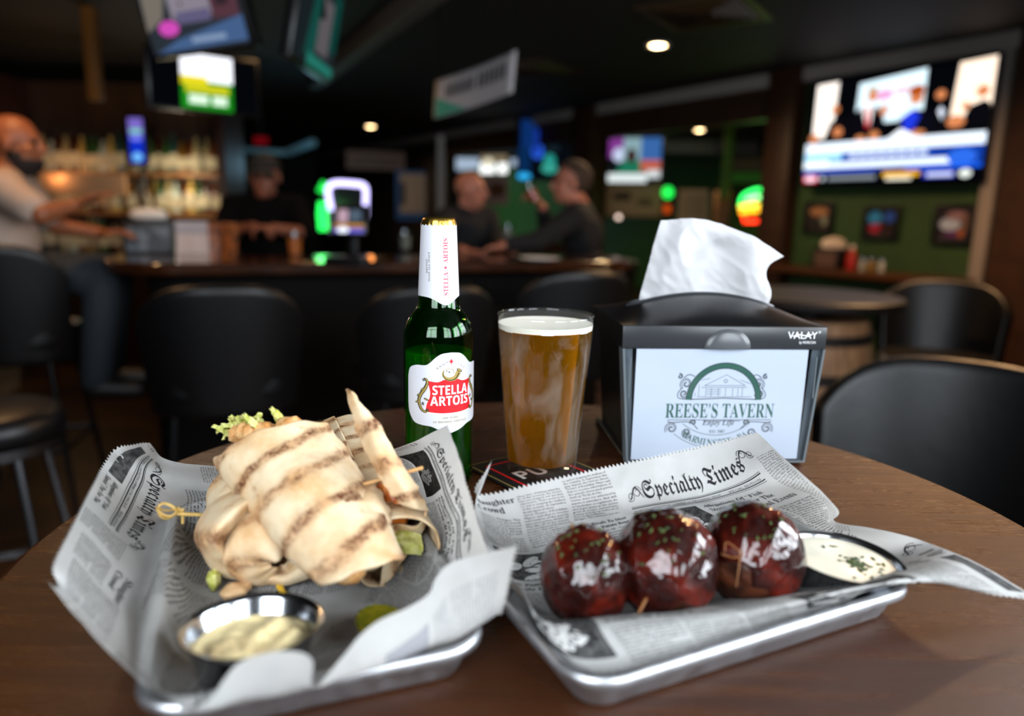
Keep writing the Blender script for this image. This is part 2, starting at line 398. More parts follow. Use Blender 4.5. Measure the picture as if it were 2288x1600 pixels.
# ---- ceiling lamps
m_lamp = glow('#ffd9a0', 26)
def lamp(loc, label, power, col=(1, .66, .36), r=.055, ss=2.9):
    o = thing('ceiling_lamp', loc, 0, label, 'lamp', 'recessed ceiling lamps')
    MB().tor([(r, 0), (r + .028, 0), (r + .03, -.006), (r + .022, -.012), (r, -.008)], 32).build('trim_ring', m_white, o)
    MB().lathe([(0, -.012), (r * .7, -.010), (r, -.003), (0, -.002)], 32).build('lens', m_lamp, o)
    if power: spot((loc[0], loc[1], loc[2] - .05), power, col, ss, .05)
for px, py, lb, pw in ((1470, 100, 'lit ceiling lamp nearest the large television', 60), (828, 282, 'lit ceiling lamp far off over the end of the bar', 60), (1563, 290, 'lit ceiling lamp in the green room seen right of the post', 60), (1145, 313, 'lit ceiling lamp above the two people at the bar, farthest away', 40)):
    p = at(px, py, CEIL); lamp((p.x, p.y, CEIL), lb, pw)
p = at(0, 186, CEIL); lamp((p.x - .01, p.y, CEIL), 'lit ceiling lamp cut by the left edge of the picture', 22)
for x, y, pw, lb in ((2.2, 3.15, 150, 'ceiling lamp above the right side of the room, over the frame'), (-1.95, 2.8, 40, 'ceiling lamp above the left end of the bar, over the frame')): lamp((x, y, CEIL), lb, pw, (1, .56, .25))
spot((-1.2, 4.5, CEIL - .03), 15, (1, .58, .26), 2.5, .06)
# ---- ceiling grilles and the dark beam
def vent(px, py, w, d, rz, label):
    p = at(px, py, CEIL); o = thing('ceiling_vent', (p.x, p.y, CEIL), rz, label, 'vent'); m = mat('bronze_vent', '#4a3420', .5, .3)
    MB().tor([(x * 1.414, z) for x, z in ((w * .5, 0), (w * .5, -.012), (w * .42, -.016), (w * .42, 0))], 4, TR(rz=PI / 4)).build('frame', m, o, 30)
    mb = MB()
    for k in range(5): mb.tor([(x * 1.414, z) for x, z in ((w * (.38 - .07 * k), -.002), (w * (.36 - .07 * k), -.02), (w * (.35 - .07 * k), -.02), (w * (.37 - .07 * k), -.002))], 4, TR(rz=PI / 4))
    mb.build('louver', m, o, 30)
vent(1578, 28, .62, .62, -_az, 'square bronze ceiling vent nearest the large television'); vent(1190, 152, .6, .6, -_az, 'dim ceiling vent above the hanging banner')
p, q = at(770, 150, 2.3), at(960, 10, 2.3); d = q - p
struct(MB().box((0, 0, 0), (d.length * 2.2, .10, .12), frame((p + q) / 2 + Vector((0, 0, .06)), d, (-d.y, d.x, 0)), bev=.01).build('trim_6', mat('pale_beam', '#4a4038', .6)))
p = atY(205, 100, 4.6); struct(MB().box((p.x, p.y, 2.2), (.07, .07, .55), bev=.005).build('trim_7', mat('amber_wood_post', '#7a4a18', .5)))

# ---- screens
def screen_shapes(shapes, w, h, M, m0):
    """a lit picture: (kind, params, colour, strength) in 0..1 across and up the screen"""
    mb = MB(); ms = [m0]; V, F = rect2d(-w / 2, -h / 2, w / 2, h / 2); mb.add([(x, y, 0) for x, y in V], F, 0)
    for i, (k, p, c, s) in enumerate(shapes):
        if k == 'r': v, f = rect2d(*p)
        elif k == 'p': v, f = fan2d(p)
        else: v, f = oval2d(*p)
        ms.append(glow(c, s)); mb.add([((x - .5) * w, (y - .5) * h, .0006 + .0004 * (i + 1)) for x, y in np.clip(v, 0, 1)], f, len(ms) - 1)
    return mb, ms
def tv(name, label, c, xax, yax, w, h, shapes, bg='#05060a', bgs=1, parts=True, bez=.018, cat='television', depth=.05):
    M = frame(c, xax, yax); o = thing(name, (0, 0, 0), 0, label, cat); o.matrix_world = M
    MB().box((0, 0, -depth / 2), (w + 2 * bez, h + 2 * bez, depth), bev=.006).build('casing', mat('tv_black', '#060607', .3), o)
    mb, ms = screen_shapes(shapes, w, h, None, glow(bg, bgs)); s = mb.build('screen', ms, o, 180); s.location = (0, 0, .0004); return o
def head(x, y, r, asp): return ('o', (x, y, r, r * 1.5 * asp, 16), '#e08a58', 1.1)
# the large television on the green wall
TL, TRt, BL, BRt = [onwall(*p, .12) for p in ((1816, 184), (2224, 128), (1797, 416), (2199, 398))]
W_, H_ = ((TRt - TL).dot(WX) + (BRt - BL).dot(WX)) / 2, ((TL.z - BL.z) + (TRt.z - BRt.z)) / 2; A_ = W_ / H_
sk, su = '#e8925c', '#0b0a10'
shp = [('p', [(.03, .45), (.035, .97), (.17, .98), (.16, .62), (.11, .45)], '#fff4ea', 1.6), ('p', [(.29, .55), (.30, .93), (.67, .985), (.67, .62), (.60, .55)], '#d6eef8', 1.5), ('p', [(.81, .52), (.83, .985), (1, 1), (1, .60), (.94, .50)], '#ffe6cf', 1.6), ('o', (.45, .80, .05, .05), '#e8a8d8', 1.2), ('o', (.55, .82, .05, .03), '#f0c8d8', 1.2),
       ('p', [(.10, .42), (.14, .60), (.20, .66), (.24, .60), (.24, .42)], su, 1), ('p', [(.22, .40), (.26, .64), (.34, .72), (.42, .70), (.46, .60), (.48, .40)], su, 1), ('p', [(.52, .40), (.55, .56), (.62, .64), (.70, .62), (.76, .52), (.77, .40)], '#0c0c18', 1), ('p', [(.72, .42), (.74, .62), (.80, .62), (.84, .42)], su, 1), ('p', [(.86, .45), (.90, .62), (.97, .66), (1, .62), (1, .45)], su, 1),
       ('p', [(.33, .70), (.36, .73), (.40, .70), (.385, .52), (.365, .52)], '#fdf0f0', 1.3), ('p', [(.36, .69), (.375, .69), (.385, .52), (.36, .52)], '#d01820', 1.2), ('p', [(.565, .58), (.62, .64), (.66, .58), (.63, .46), (.58, .46)], '#2038d8', 1.2),
       head(.165, .72, .026, A_ / 1.6), head(.385, .80, .030, A_ / 1.6), head(.63, .74, .036, A_ / 1.6), head(.755, .74, .026, A_ / 1.6), head(.955, .73, .030, A_ / 1.6), head(.845, .50, .045, A_ / 2.2), head(.195, .50, .03, A_ / 1.6), head(.045, .45, .030, A_ / 1.6), head(.46, .66, .022, A_ / 1.1), head(.885, .62, .02, A_ / 1.6),
       ('o', (.63, .80, .042, .05), '#b8541c', 1), ('o', (.385, .86, .026, .025), '#caa06a', 1), ('p', [(.75, .60), (.765, .64), (.785, .60), (.775, .52)], '#e8f0ff', 1.2), ('o', (.42, .44, .03, .04), sk, 1), ('o', (.34, .42, .03, .03), sk, 1), ('o', (.66, .43, .04, .025), sk, 1), ('p', [(.50, .40), (.57, .48), (.66, .40)], '#f4f8ff', 1.5),
       ('r', (0, .28, 1, .40), '#e6f2ff', 1.5), ('r', (0, .11, 1, .30), '#103a9c', 1.2), ('r', (.0, .22, .24, .30), '#9cd8f8', 1.3), ('r', (.26, .225, .74, .295), '#2a5cb8', 1.2), ('r', (0, .15, .86, .205), '#e8f4ff', 1.5), ('r', (.0, .15, .16, .23), '#eefaff', 1.5), ('o', (.90, .20, .07, .07), '#2c68e0', 1.2), ('r', (0, 0, 1, .115), '#04050c', 1), ('r', (0, .105, .45, .125), '#1846d0', 1.2), ('r', (.62, .11, 1, .14), '#1c5ce8', 1.3)]
shp += [('r', (.29 + .056 * k, .24, .29 + .056 * k + .044, .275), '#e4efff', 1.4) for k in range(8)] + [('r', (.01, .02, .10, .085), '#e83050', 1.3), ('o', (.055, .055, .04, .03), '#ffd0e0', 1.5), ('r', (.12, .035, .145, .075), '#d0d8e0', 1.2), ('r', (.17, .035, .46, .072), '#8c949c', 1.1), ('r', (.50, .055, .70, .095), '#f4b428', 1.3), ('r', (.52, .02, .66, .05), '#f0ead0', 1.3), ('r', (.72, .03, .88, .09), '#2a3ac0', 1.2), ('r', (.74, .04, .87, .075), '#d0d8ff', 1.3), ('o', (.93, .06, .03, .035), '#e8f0e8', 1.3)]
tv('television', 'large lit television on the green wall above three framed photos', (TL + TRt + BL + BRt) / 4, WX, (0, 0, 1), W_, H_, shp)
# television in the green room, and the small ones beyond
def tv_px(name, label, x0, y0, x1, y1, Y, shapes, xax=(1, 0, 0), bg='#101418', bgs=1, **kw):
    c = atY((x0 + x1) / 2, (y0 + y1) / 2, Y); a, b = atY(x0, (y0 + y1) / 2, Y), atY(x1, (y0 + y1) / 2, Y); t, u = atY((x0 + x1) / 2, y0, Y), atY((x0 + x1) / 2, y1, Y)
    X = Vector(xax).normalized(); return tv(name, label, c, X, (0, 0, 1), (b.x - a.x) / max(.3, abs(X.x)) , t.z - u.z, shapes, bg, bgs, **kw)
tv_px('television', 'lit television on the wall of the green room, a game on its screen', 1362, 308, 1473, 408, 9.3, [('r', (0, .55, .3, 1), '#8a3c98', .9), ('o', (.2, .62, .12, .16), '#c8d4f0', 1), ('r', (.28, .5, .62, 1), '#8fb0b8', .9), ('r', (.62, .45, 1, 1), '#3c6cb0', .9), ('p', [(.1, .15), (.3, .5), (.6, .5), (.7, .15)], '#1f7a5c', .9), ('o', (.44, .6, .1, .16), '#3a2420', 1), ('r', (.62, .25, 1, .5), '#c86450', .9), ('r', (0, 0, .75, .2), '#dfe8e8', 1.1), ('r', (.75, .1, 1, .28), '#d8e0e0', 1)], (.95, -.3, 0))
tv_px('television', 'small lit television between the two people and the white upright', 1072, 346, 1134, 388, 9.5, [('r', (0, 0, 1, .55), '#eef2f0', 1.6), ('r', (0, .55, 1, 1), '#8a7a60', .8), ('o', (.3, .6, .2, .25), '#cfc8b0', 1.2), ('r', (.55, .0, .65, .7), '#303030', 1)], (.9, -.4, 0))
# televisions hung in a cluster from the ceiling
def hung(label, corners, Y0, Y1, tilt, shapes, bg, bgs=1, name='television', wz=None):
    """corners: bottom left, bottom right pixels; Y0, Y1 their distances"""
    a, b = atY(*corners[0], Y0), atY(*corners[1], Y1); b.z = a.z = (a.z + b.z) / 2; x = (b - a).normalized(); n = Vector((x.y, -x.x, 0)); y = (Vector((0, 0, 1)) * math.cos(tilt) + n * math.sin(tilt)); w = (b - a).length; h = wz or w * .58
    o = tv(name, label, (a + b) / 2 + y * h / 2, x, y, w - .04, h - .04, shapes, bg, bgs)
    top = o.matrix_world @ Vector((0, h * .2, -.05)); hgt = (CEIL - top.z); mb = MB(); mb.tube([(0, 0, 0), (0, 0, hgt)], .02, 12); mb.box((0, 0, hgt - .01), (.14, .14, .02)); mb.box((0, 0, 0), (.12, .03, .12)); mo = mb.build('ceiling_mount', m_bmetal, None); mo.matrix_world = Matrix.Translation(top); mo.parent = o; mo.matrix_parent_inverse = o.matrix_world.inverted(); return o
hung('lit ceiling television facing left with a pink shape on screen', ((345, 138), (570, 106)), 3.35, 3.05, .30, [('p', [(.0, .3), (.05, 1), (.35, 1), (.2, .45)], '#8a8278', .7), ('r', (.3, .42, .72, 1), '#9a92a0', .75), ('r', (.35, .35, .7, .5), '#6a6488', .8), ('o', (.24, .32, .11, .10), '#d04cb8', 1), ('r', (.72, .35, .98, 1), '#6a4450', .6), ('p', [(.05, .02), (.3, .16), (1, .36), (1, .05)], '#4c6a98', .8), ('r', (.78, .5, .9, .9), '#403038', .6), ('r', (.45, .10, .8, .17), '#8aa0c0', .9)], '#2a3038', 1, wz=.34)
hung('narrow-looking ceiling television turned to the right, teal on screen', ((648, 132), (738, 186)), 3.1, 3.7, .20, [('r', (0, .0, .35, 1), '#1c2428', .8), ('p', [(.22, .1), (.35, 1), (.60, 1), (.45, .1)], '#1a5a52', .6), ('r', (.48, .2, .8, .85), '#6a6468', .7), ('r', (.80, .3, 1, 1), '#124a44', .7), ('p', [(.3, .0), (.3, .14), (1, .12), (1, 0)], '#2a8474', .7)], '#20282c', 1, wz=.40)
hung('ceiling television with a lit white and green picture in its middle', ((330, 240), (582, 266)), 4.2, 4.6, .06, [('r', (.27, .0, .76, 1), '#1a8a1c', 1.1), ('r', (.27, .52, .76, 1), '#f4f6ff', 1.5), ('r', (.27, .44, .52, .60), '#e0d020', 1.2), ('r', (.31, .30, .72, .46), '#c8c820', 1.1), ('r', (.34, .10, .52, .26), '#d8f0d8', 1.3), ('r', (.56, .10, .70, .26), '#d8f0d8', 1.3)], '#05060a', 1, wz=.34)
tv_px('display_panel', 'narrow upright display glowing violet and blue over the bar shelves', 289, 264, 321, 364, 5.6, [('r', (0, .62, 1, 1), '#7c68c8', 1), ('r', (.1, .66, .9, .76), '#78c8b8', 1.1), ('r', (0, 0, 1, .62), '#1030c8', 1), ('r', (.1, .5, .9, .6), '#7880f0', 1.1), ('o', (.5, .13, .35, .10), '#70b8f0', 1.2)], cat='display')
_p = atY(305, 364, 5.6); _o = [o for o in COL.objects if o.name.startswith('display_panel')][0]; _r = MB().tube([(_p.x, 5.68, .93), (_p.x, 5.68, _p.z + .1)], .015, 10).build('stand', m_bmetal, None); _r.parent = _o; _r.matrix_parent_inverse = _o.matrix_world.inverted()
# hanging banner
a, b, c_, d_ = atY(970, 266, 4.3), atY(1146, 207, 3.7), atY(974, 181, 4.3), atY(1155, 112, 3.7)
bn = thing('hanging_banner', (0, 0, 0), 0, 'pale banner with dark lettering hung from the ceiling over the bar', 'banner'); mb = MB(); nrm = (b - a).cross(c_ - a).normalized()
def bq(u, v, off=0): return (a * (1 - u) + b * u) * (1 - v) + (c_ * (1 - u) + d_ * u) * v + nrm * (off - .02 * math.sin(PI * u))
mb.grid(lambda u, v: bq(u, v), 14, 6); mb.build('cloth', mat('banner_cloth', '#b9b2b4', .8), bn, 180, [('SOLIDIFY', dict(thickness=.004))])
mb = MB()
for k in range(7): mb.grid(lambda u, v, k=k: bq(.14 + .052 * k + .036 * u, .46 + .34 * v, .005), 3, 3)
for k in range(6): mb.grid(lambda u, v, k=k: bq(.54 + .062 * k + .042 * u, .44 + .38 * v, .005), 3, 3)
mb.build('lettering', mat('banner_ink', '#3c3a40', .8), bn, 180); MB().add([bq(.02, .02, .005), bq(.42, .02, .005), bq(.02, .55, .005)], [(0, 1, 2)]).build('corner_panel', mat('banner_teal', '#3f9c88', .8), bn)
for u in (.03, .97): q = bq(u, 1); MB().tube([q, (q.x, q.y, CEIL)], .004, 6).build('wire', m_bmetal, bn)
# ---- framed photos, ledge and things on it
def frame_px(x0, y0, x1, y1, label, shapes, bg):
    A = [onwall(*p, .02) for p in ((x0, y0), (x1, y0), (x0, y1), (x1, y1))]; w, h = (A[1] - A[0]).dot(WX), ((A[0].z - A[2].z) + (A[1].z - A[3].z)) / 2; c = sum(A, Vector()) / 4
    o = thing('framed_photo', (0, 0, 0), 0, label, 'picture', 'photos under the large television'); o.matrix_world = frame(c, WX, (0, 0, 1)); fr = MB(); t = .028
    for sx in (-1, 1): fr.box((sx * (w / 2 - t / 2), 0, 0), (t, h, .03), bev=.004)
    for sy in (-1, 1): fr.box((0, sy * (h / 2 - t / 2), 0), (w - t, t, .03), bev=.004)
    fr.build('frame', mat('black_frame', '#0a0a0a', .4), o); mb = MB(); v, f = rect2d(-w / 2 + t, -h / 2 + t, w / 2 - t, h / 2 - t); mb.add([(x, y, 0) for x, y in v], f, 0); ms = [mat('photo_' + bg, bg, .4)]
    for i, (p, cl) in enumerate(shapes): v, f = oval2d(p[0] * w, p[1] * h, p[2] * w, p[3] * h, 14); mb.add([(x, y, .0005 * (i + 1)) for x, y in v], f, len(ms)); ms.append(mat('photo_' + cl, cl, .4))
    mb.build('print', ms, o, 180)
frame_px(1797, 450, 1862, 522, 'framed dark photo with tan top under the television, leftmost of three', [((0, .18, .32, .14), '#a8744c'), ((.2, -.1, .12, .14), '#8a8a78'), ((-.1, -.2, .25, .12), '#181414')], '#30221c')
frame_px(1929, 460, 2009, 537, 'framed photo with blue sky and red below under the television', [((-.18, .15, .2, .2), '#2c84c0'), ((.22, .18, .16, .16), '#2450b0'), ((-.12, -.16, .22, .14), '#a01838'), ((.15, -.2, .2, .12), '#301418')], '#16181c')
frame_px(2086, 456, 2180, 547, 'framed photo of pale figures nearest the pale upright trim', [((-.1, .0, .26, .16), '#a8b4d0'), ((.05, .22, .25, .12), '#8a6a74'), ((.25, .05, .08, .25), '#6a5048'), ((-.02, -.24, .2, .08), '#5a2868'), ((.18, -.22, .08, .1), '#a05a30')], '#2c2630')
LZ = onwall(2000, 610, .15).z
ld = MB(); ld.box((0, 0, 0), (S_COLR - S_R - .02, .045, .34), frame(wp((S_R + S_COLR) / 2, LZ - .024, .172), WX, (0, 0, 1)), bev=.006)
tag(ld.build('wall_ledge', mat('ledge_wood', '#4a2a14', .35)), 'dark wooden ledge along the green wall under the framed photos', 'ledge')
p = onwall(1855, 596, .17); np_ = thing('napkin_dispenser', (p.x, p.y, LZ), math.atan2(WX.y, WX.x), 'dark napkin dispenser on the wall ledge beside the sauce bottle', 'dispenser')
MB().box((0, 0, .075), (.22, .15, .15), bev=.008).build('body', mat('ledge_dispenser_black', '#141212', .4), np_); MB().box((0, -.077, .07), (.17, .004, .11)).build('sign_insert', mat('ledge_dispenser_card', '#5a4238', .6), np_)
mb = MB(); mb.ell((.01, 0, .175), (.095, .02, .055), 14, fn=lambda d: 1 + .1 * noise.noise(d * 3)); tag(mb.build('paper_napkin', mat('napkin_plain', '#d8c4b0', .8), None, 60, loc=(p.x, p.y, LZ)), 'pale napkin bunch standing out of the dispenser on the ledge', 'napkin')
def lathe_thing(name, loc, prof, m, label, cat, group=None, parts=()):
    o = thing(name, loc, 0, label, cat, group)
    for nm, pr, mm in ((('body', prof, m),) + tuple(parts)): MB().lathe(pr, 24).build(nm, mm, o, 40)
    return o
p = onwall(1900, 600, .17); lathe_thing('ketchup_bottle', (p.x, p.y, LZ), [(0, 0), (.034, 0), (.036, .01), (.036, .10), (.022, .135), (.015, .15), (0, .15)], mat('ketchup_red', '#a01c0c', .35), 'red ketchup bottle on the wall ledge', 'bottle', None, (('cap', [(0, .15), (.017, .15), (.016, .178), (0, .18)], mat('ketchup_cap', '#d8cfc4', .5)),))
for k, (px, cl, nm) in enumerate(((1925, '#9a9890', 'salt'), (1945, '#8a6a30', 'pepper'), (1968, '#a8a8a4', 'sugar'))):
    p = onwall(px, 606, .17 - .03 * (k % 2)); lathe_thing('shaker', (p.x, p.y, LZ), [(0, 0), (.02, 0), (.022, .01), (.02, .07), (.017, .075), (0, .075)], mat('shaker_' + nm, cl, .3), ('clear shaker nearest the ketchup bottle on the ledge', 'amber shaker in the middle of the ledge group', 'pale shaker farthest from the ketchup bottle on the ledge')[k], 'shaker', 'shakers on the ledge', (('lid', [(0, .075), (.0205, .075), (.019, .092), (0, .096)], m_chrome),))
# ---- barrel and the top on it
p = atY(1797, 700, 3.0); brl = thing('barrel_table', (p.x, p.y, 0), 0, 'old oak barrel with dark hoops carrying a dark table top', 'barrel')
def stave_material():
    t = NT('oak_staves'); v = t.coord('Object'); s = t.n('ShaderNodeSeparateXYZ'); t.t.links.new(v, s.inputs[0]); a = t.math('ARCTAN2', s.outputs[1], s.outputs[0]); fr = t.math('FRACT', t.math('MULTIPLY', a, 3.8)); g = t.ramp(fr, (.03, 0.0), (.06, 1.0))
    n = t.noise(t.coord('Object', (14, 14, 1.4)), 4, 4); t.base(t.mix(g, '#1c0f07', t.ramp(n, (.3, '#7a5234'), (.7, '#a57a54')))); t.p.inputs['Roughness'].default_value = .6; return t.m
MB().lathe([(0, .0), (.25, .0), (.29, .2), (.305, .44), (.29, .68), (.25, .90), (0, .90)], 64).build('staves', stave_material(), brl, 30)
for z, r in ((.06, .262), (.22, .292), (.36, .303), (.54, .302), (.68, .292), (.83, .264)): MB().tor([(r, z - .022), (r + .006, z - .02), (r + .006, z + .02), (r, z + .022)], 48).build('hoop', mat('rusty_hoop', '#2a2522', .5, .6), brl)
MB().lathe([(0, .955), (.37, .955), (.375, .965), (.375, .985), (.365, .992), (0, .992)], 64).build('tabletop', mat('barrel_top_black', '#120b07', .5), brl, 30); MB().lathe([(0, .9), (.12, .9), (.12, .955), (0, .955)], 32).build('riser', m_bmetal, brl)

# ---- stools with curved backs
def make_stool():
    o = thing('bar_stool', (0, 0, 0), 0, 'black padded bar stool', 'stool'); 
    def shell(a, b):
        th = -1.25 + 2.5 * a; z = .60 + b * .46; wide = .235 + .035 * b; hgt = 1 - .28 * abs(2 * a - 1) ** 3
        return (wide * math.sin(th) * 1.0, -.20 + .0 - .19 * (math.cos(th) - 1) * -1 * -1 + .0 - .07 * b, .60 + (z - .60) * hgt)
    mb = MB(); mb.grid(shell, 33, 16); mb.build('backrest', m_vinyl, o, 60, [('SOLIDIFY', dict(thickness=.045, offset=0)), ('SUBSURF', dict(levels=1, render_levels=1))])
    pr = rrect_(.46, .43, .13); mb = MB(); mb.prism(pr, .66, .74); mb.build('seat', m_vinyl, o, 50, [('BEVEL', dict(width=.025, segments=3, limit_method='ANGLE'))])
    for sx in (-1, 1):
        for sy in (-1, 1): MB().tube([(sx * .16, sy * .15, .665), (sx * .23, sy * .22, .0)], [.014, .011], 10).build('leg', m_bmetal, o)
    q = [(.20 * sx, .19 * sy, .26) for sx, sy in ((1, 1), (-1, 1), (-1, -1), (1, -1))]; MB().tube(q, .010, 8, closed=True).build('footrest', m_chrome, o); return o
def rrect_(w, h, r, n=8):
    o = []
    for cx, cy, a0 in ((w / 2 - r, h / 2 - r, 0), (-w / 2 + r, h / 2 - r, PI / 2), (-w / 2 + r, -h / 2 + r, PI), (w / 2 - r, -h / 2 + r, 1.5 * PI)): o += [(cx + r * math.cos(a0 + PI / 2 * k / n), cy + r * math.sin(a0 + PI / 2 * k / n)) for k in range(n + 1)]
    return o
st0 = make_stool()
def put_stool(px, py, ztop, Y, rz, label, first=[True], s=1.0):
    """stool whose back top shows at px, py; rz = way the sitter faces, 0 = away from the camera"""
    o = st0 if first[0] else copy_tree(st0); first[0] = False; d = ray(px, py); c = CP + d * (Y / d.y); k = c.z / 1.045 if ztop is None else ztop / 1.045
    back = Vector((0, -.25, 0)); back.rotate(Matrix.Rotation(rz, 3, 'Z')); o.location = (c.x - back.x * s, c.y - back.y * s, 0); o.rotation_euler = (0, 0, rz); o.scale = (s, s, k); tag(o, label, 'stool', 'black padded bar stools')
put_stool(490, 645, None, 2.28, .38, 'black bar stool in front of the bar, left of the bottle', s=.98)
put_stool(975, 645, None, 2.55, .42, 'black bar stool in front of the bar, behind the bottle')
put_stool(1310, 612, None, 2.85, .42, 'black bar stool in front of the bar, behind the pint glass')
put_stool(-48, 552, None, 2.75, .25, 'black bar stool of the person in cream at the left end of the bar')
put_stool(2115, 632, None, 3.3, 2.6, 'black bar stool under the ledge on the green wall')
put_stool(2165, 822, None, 1.42, 2.45, 'black padded stool pulled up to the right of the round table', s=1.0)

rs = thing('round_stool', tuple(at(-40, 930, .74).xy) + (0,), .3, 'round backless stool with chrome legs cut by the left edge', 'stool')
MB().lathe([(0, .68), (.17, .68), (.185, .69), (.19, .72), (.18, .75), (.15, .762), (0, .765)], 40).build('seat', m_vinyl, rs, 50); MB().tor([(.165, .655), (.178, .655), (.178, .68), (.165, .68)], 32).build('seat_ring', m_chrome, rs)
for k in range(4): a = PI / 4 + k * PI / 2; MB().tube([(.14 * math.cos(a), .14 * math.sin(a), .67), (.24 * math.cos(a), .24 * math.sin(a), 0)], .013, 10).build('leg', m_chrome, rs)
MB().tor([(.19, .25), (.20, .25), (.20, .27), (.19, .27)], 32).build('footrest', m_chrome, rs)
def under(px, py, Y, rz, label):
    o = copy_tree(st0); p = atY(px, py, Y); o.location = (p.x, p.y, 0); o.rotation_euler = (0, 0, rz); o.scale = (1, 1, .98); tag(o, label, 'stool', 'black padded bar stools')
under(1318, 690, 4.5, 1.3, 'bar stool under the person in the black sweater'); under(1050, 690, 4.9, -1.0, 'bar stool under the person in the dark top behind the bottle')

# ---- the bar
PL, PRr = at(212, 590, 1.07), at(1462, 583, 1.07); BX = (PRr - PL); BX.z = 0; BLn = BX.length; BX = BX.normalized(); BY = Vector((-BX.y, BX.x, 0))
def bpt(x, y, z=0): return Vector((PL.x, PL.y, 0)) + BX * x + BY * y + Vector((0, 0, z))
def bar_out(m):
    c = [(m + .30, m), (BLn - .30, m)] + [(BLn - .30 + (.30 - m) * math.sin(t), .30 - (.30 - m) * math.cos(t)) for t in np.linspace(.15, PI / 2, 10)]
    c += [(BLn - m, .58 - m), (.58 - m, .58 - m), (.58 - m, 3.0), (m, 3.0)]
    c += [(.30 - (.30 - m) * math.cos(t), .30 - (.30 - m) * math.sin(t)) for t in np.linspace(0, PI / 2 - .15, 10)]; return c
bar = thing('bar_counter', bpt(0, 0), math.atan2(BX.y, BX.x), 'long dark bar counter with rounded corners and a polished top', 'bar')
mb = MB(); mb.prism(bar_out(0), 1.02, 1.07); mb.build('bar_top', mat('polished_bar_wood', '#2a1408', .16, coat=.5, var=(6, '#3a1d0c', .4, .65)), bar, 30, [('BEVEL', dict(width=.012, segments=3, limit_method='ANGLE'))])
mb = MB(); mb.prism(bar_out(.16), .0, 1.02); mb.build('bar_front', mat('dark_bar_panel', '#070504', .8, spec=.15), bar, 30); mb = MB(); mb.tube([(.30, .08, .20), (BLn - .3, .08, .20)], .02, 12); mb.build('foot_rail', mat('dull_brass', '#5a4422', .4, 1), bar)
BTZ = 1.07
def on_bar(px, py): p = at(px, py, BTZ); return (p.x, p.y, BTZ)
# things on the bar
p = on_bar(338, 565); bd = thing('napkin_dispenser', p, .35, 'black napkin dispenser with a grey card on the left part of the bar', 'dispenser')
MB().box((0, 0, .075), (.215, .16, .15), bev=.008).build('body', mat('ledge_dispenser_black'), bd); MB().box((0, -.082, .068), (.19, .004, .11)).build('sign_insert', mat('grey_sign_card', '#5a6068', .5, var=(14, '#20242a', .45, .55)), bd); MB().box((0, 0, .155), (.19, .12, .02), bev=.006).build('lid', mat('ledge_dispenser_black'), bd)
mb = MB(); mb.ell((0, 0, .185), (.095, .03, .035), 14, fn=lambda d: 1 + .08 * noise.noise(d * 3)); tag(mb.build('paper_napkin', mat('napkin_bar', '#cfc8c0', .8), None, 60, loc=p), 'white napkins standing out of the dispenser on the bar', 'napkin')
p = on_bar(432, 568); mb = MB(); mb.box((0, 0, .075), (.15, .012, .15), TR(rx=-.25)); mb.box((0, .05, .074), (.15, .008, .15), TR(rx=.3)); o = tag(mb.build('menu_card', mat('white_menu', '#b8aeb0', .6), None, loc=p), 'white folded menu card on the bar beside the napkin dispenser', 'menu'); o.rotation_euler.z = .3
for k, (px, py, rz, lb) in enumerate(((488, 575, .5, 'orange-brown menu leaning on the bar, left one of two'), (512, 577, -.2, 'orange-brown menu leaning on the bar, right one of two'))):
    o = tag(MB().box((0, 0, .08), (.07, .012, .165), TR(rx=-.2), bev=.002).build('menu_holder', mat('amber_leather', '#8a4a1c', .5, var=(30, '#3c1c0a', .4, .6)), None, loc=on_bar(px, py)), lb, 'menu', 'brown menus on the bar'); o.rotation_euler.z = rz
p = on_bar(1205, 585); lathe_thing('plate', p, [(0, .004), (.06, .004), (.09, .014), (.10, .018), (.10, .021), (.088, .018), (.058, .008), (0, .008)], mat('china_white', '#c8c8c8', .25), 'pale plate on the bar in front of the person with the drink', 'plate')
def tumbler(px, py, h, m, label, lz=None):
    p = on_bar(px, py); o = thing('drink_glass', p, 0, label, 'glass', 'glasses on the bar'); MB().lathe([(0, .004), (.026, .004), (.028, 0), (.030, .004), (.038, h), (.036, h), (.028, .008), (0, .008)], 28).build('glass_wall', m_clearglass, o); 
    if m: MB().lathe([(0, .009), (.0275, .009), (.0275 + .008 * .7, h * .72), (0, h * .72)], 28).build('drink', m, o)
    return o
_t = NT('thin_clear_glass'); _a = _t.n('ShaderNodeBsdfTransparent', i_Color=(.93, .95, .95, 1)); _g = _t.n('ShaderNodeBsdfGlossy', i_Roughness=.03); _x = _t.n('ShaderNodeMixShader'); _t.t.links.new(schlick(_t), _x.inputs[0]); _t.t.links.new(_a.outputs[0], _x.inputs[1]); _t.t.links.new(_g.outputs[0], _x.inputs[2]); _t.t.links.new(_x.outputs[0], _t.out.inputs[0]); m_clearglass = _t.m
m_drink = mat('amber_drink', '#b8641c', .2); m_wat = mat('pale_drink', '#8a8880', .2)
tumbler(660, 572, .12, m_drink, 'amber drink glass on the bar right of the person in the cap'); tumbler(1135, 560, .17, m_wat, 'tall pale glass on the bar between the two people'); tumbler(905, 560, .12, m_wat, 'short pale glass on the bar left of the bottle neck')
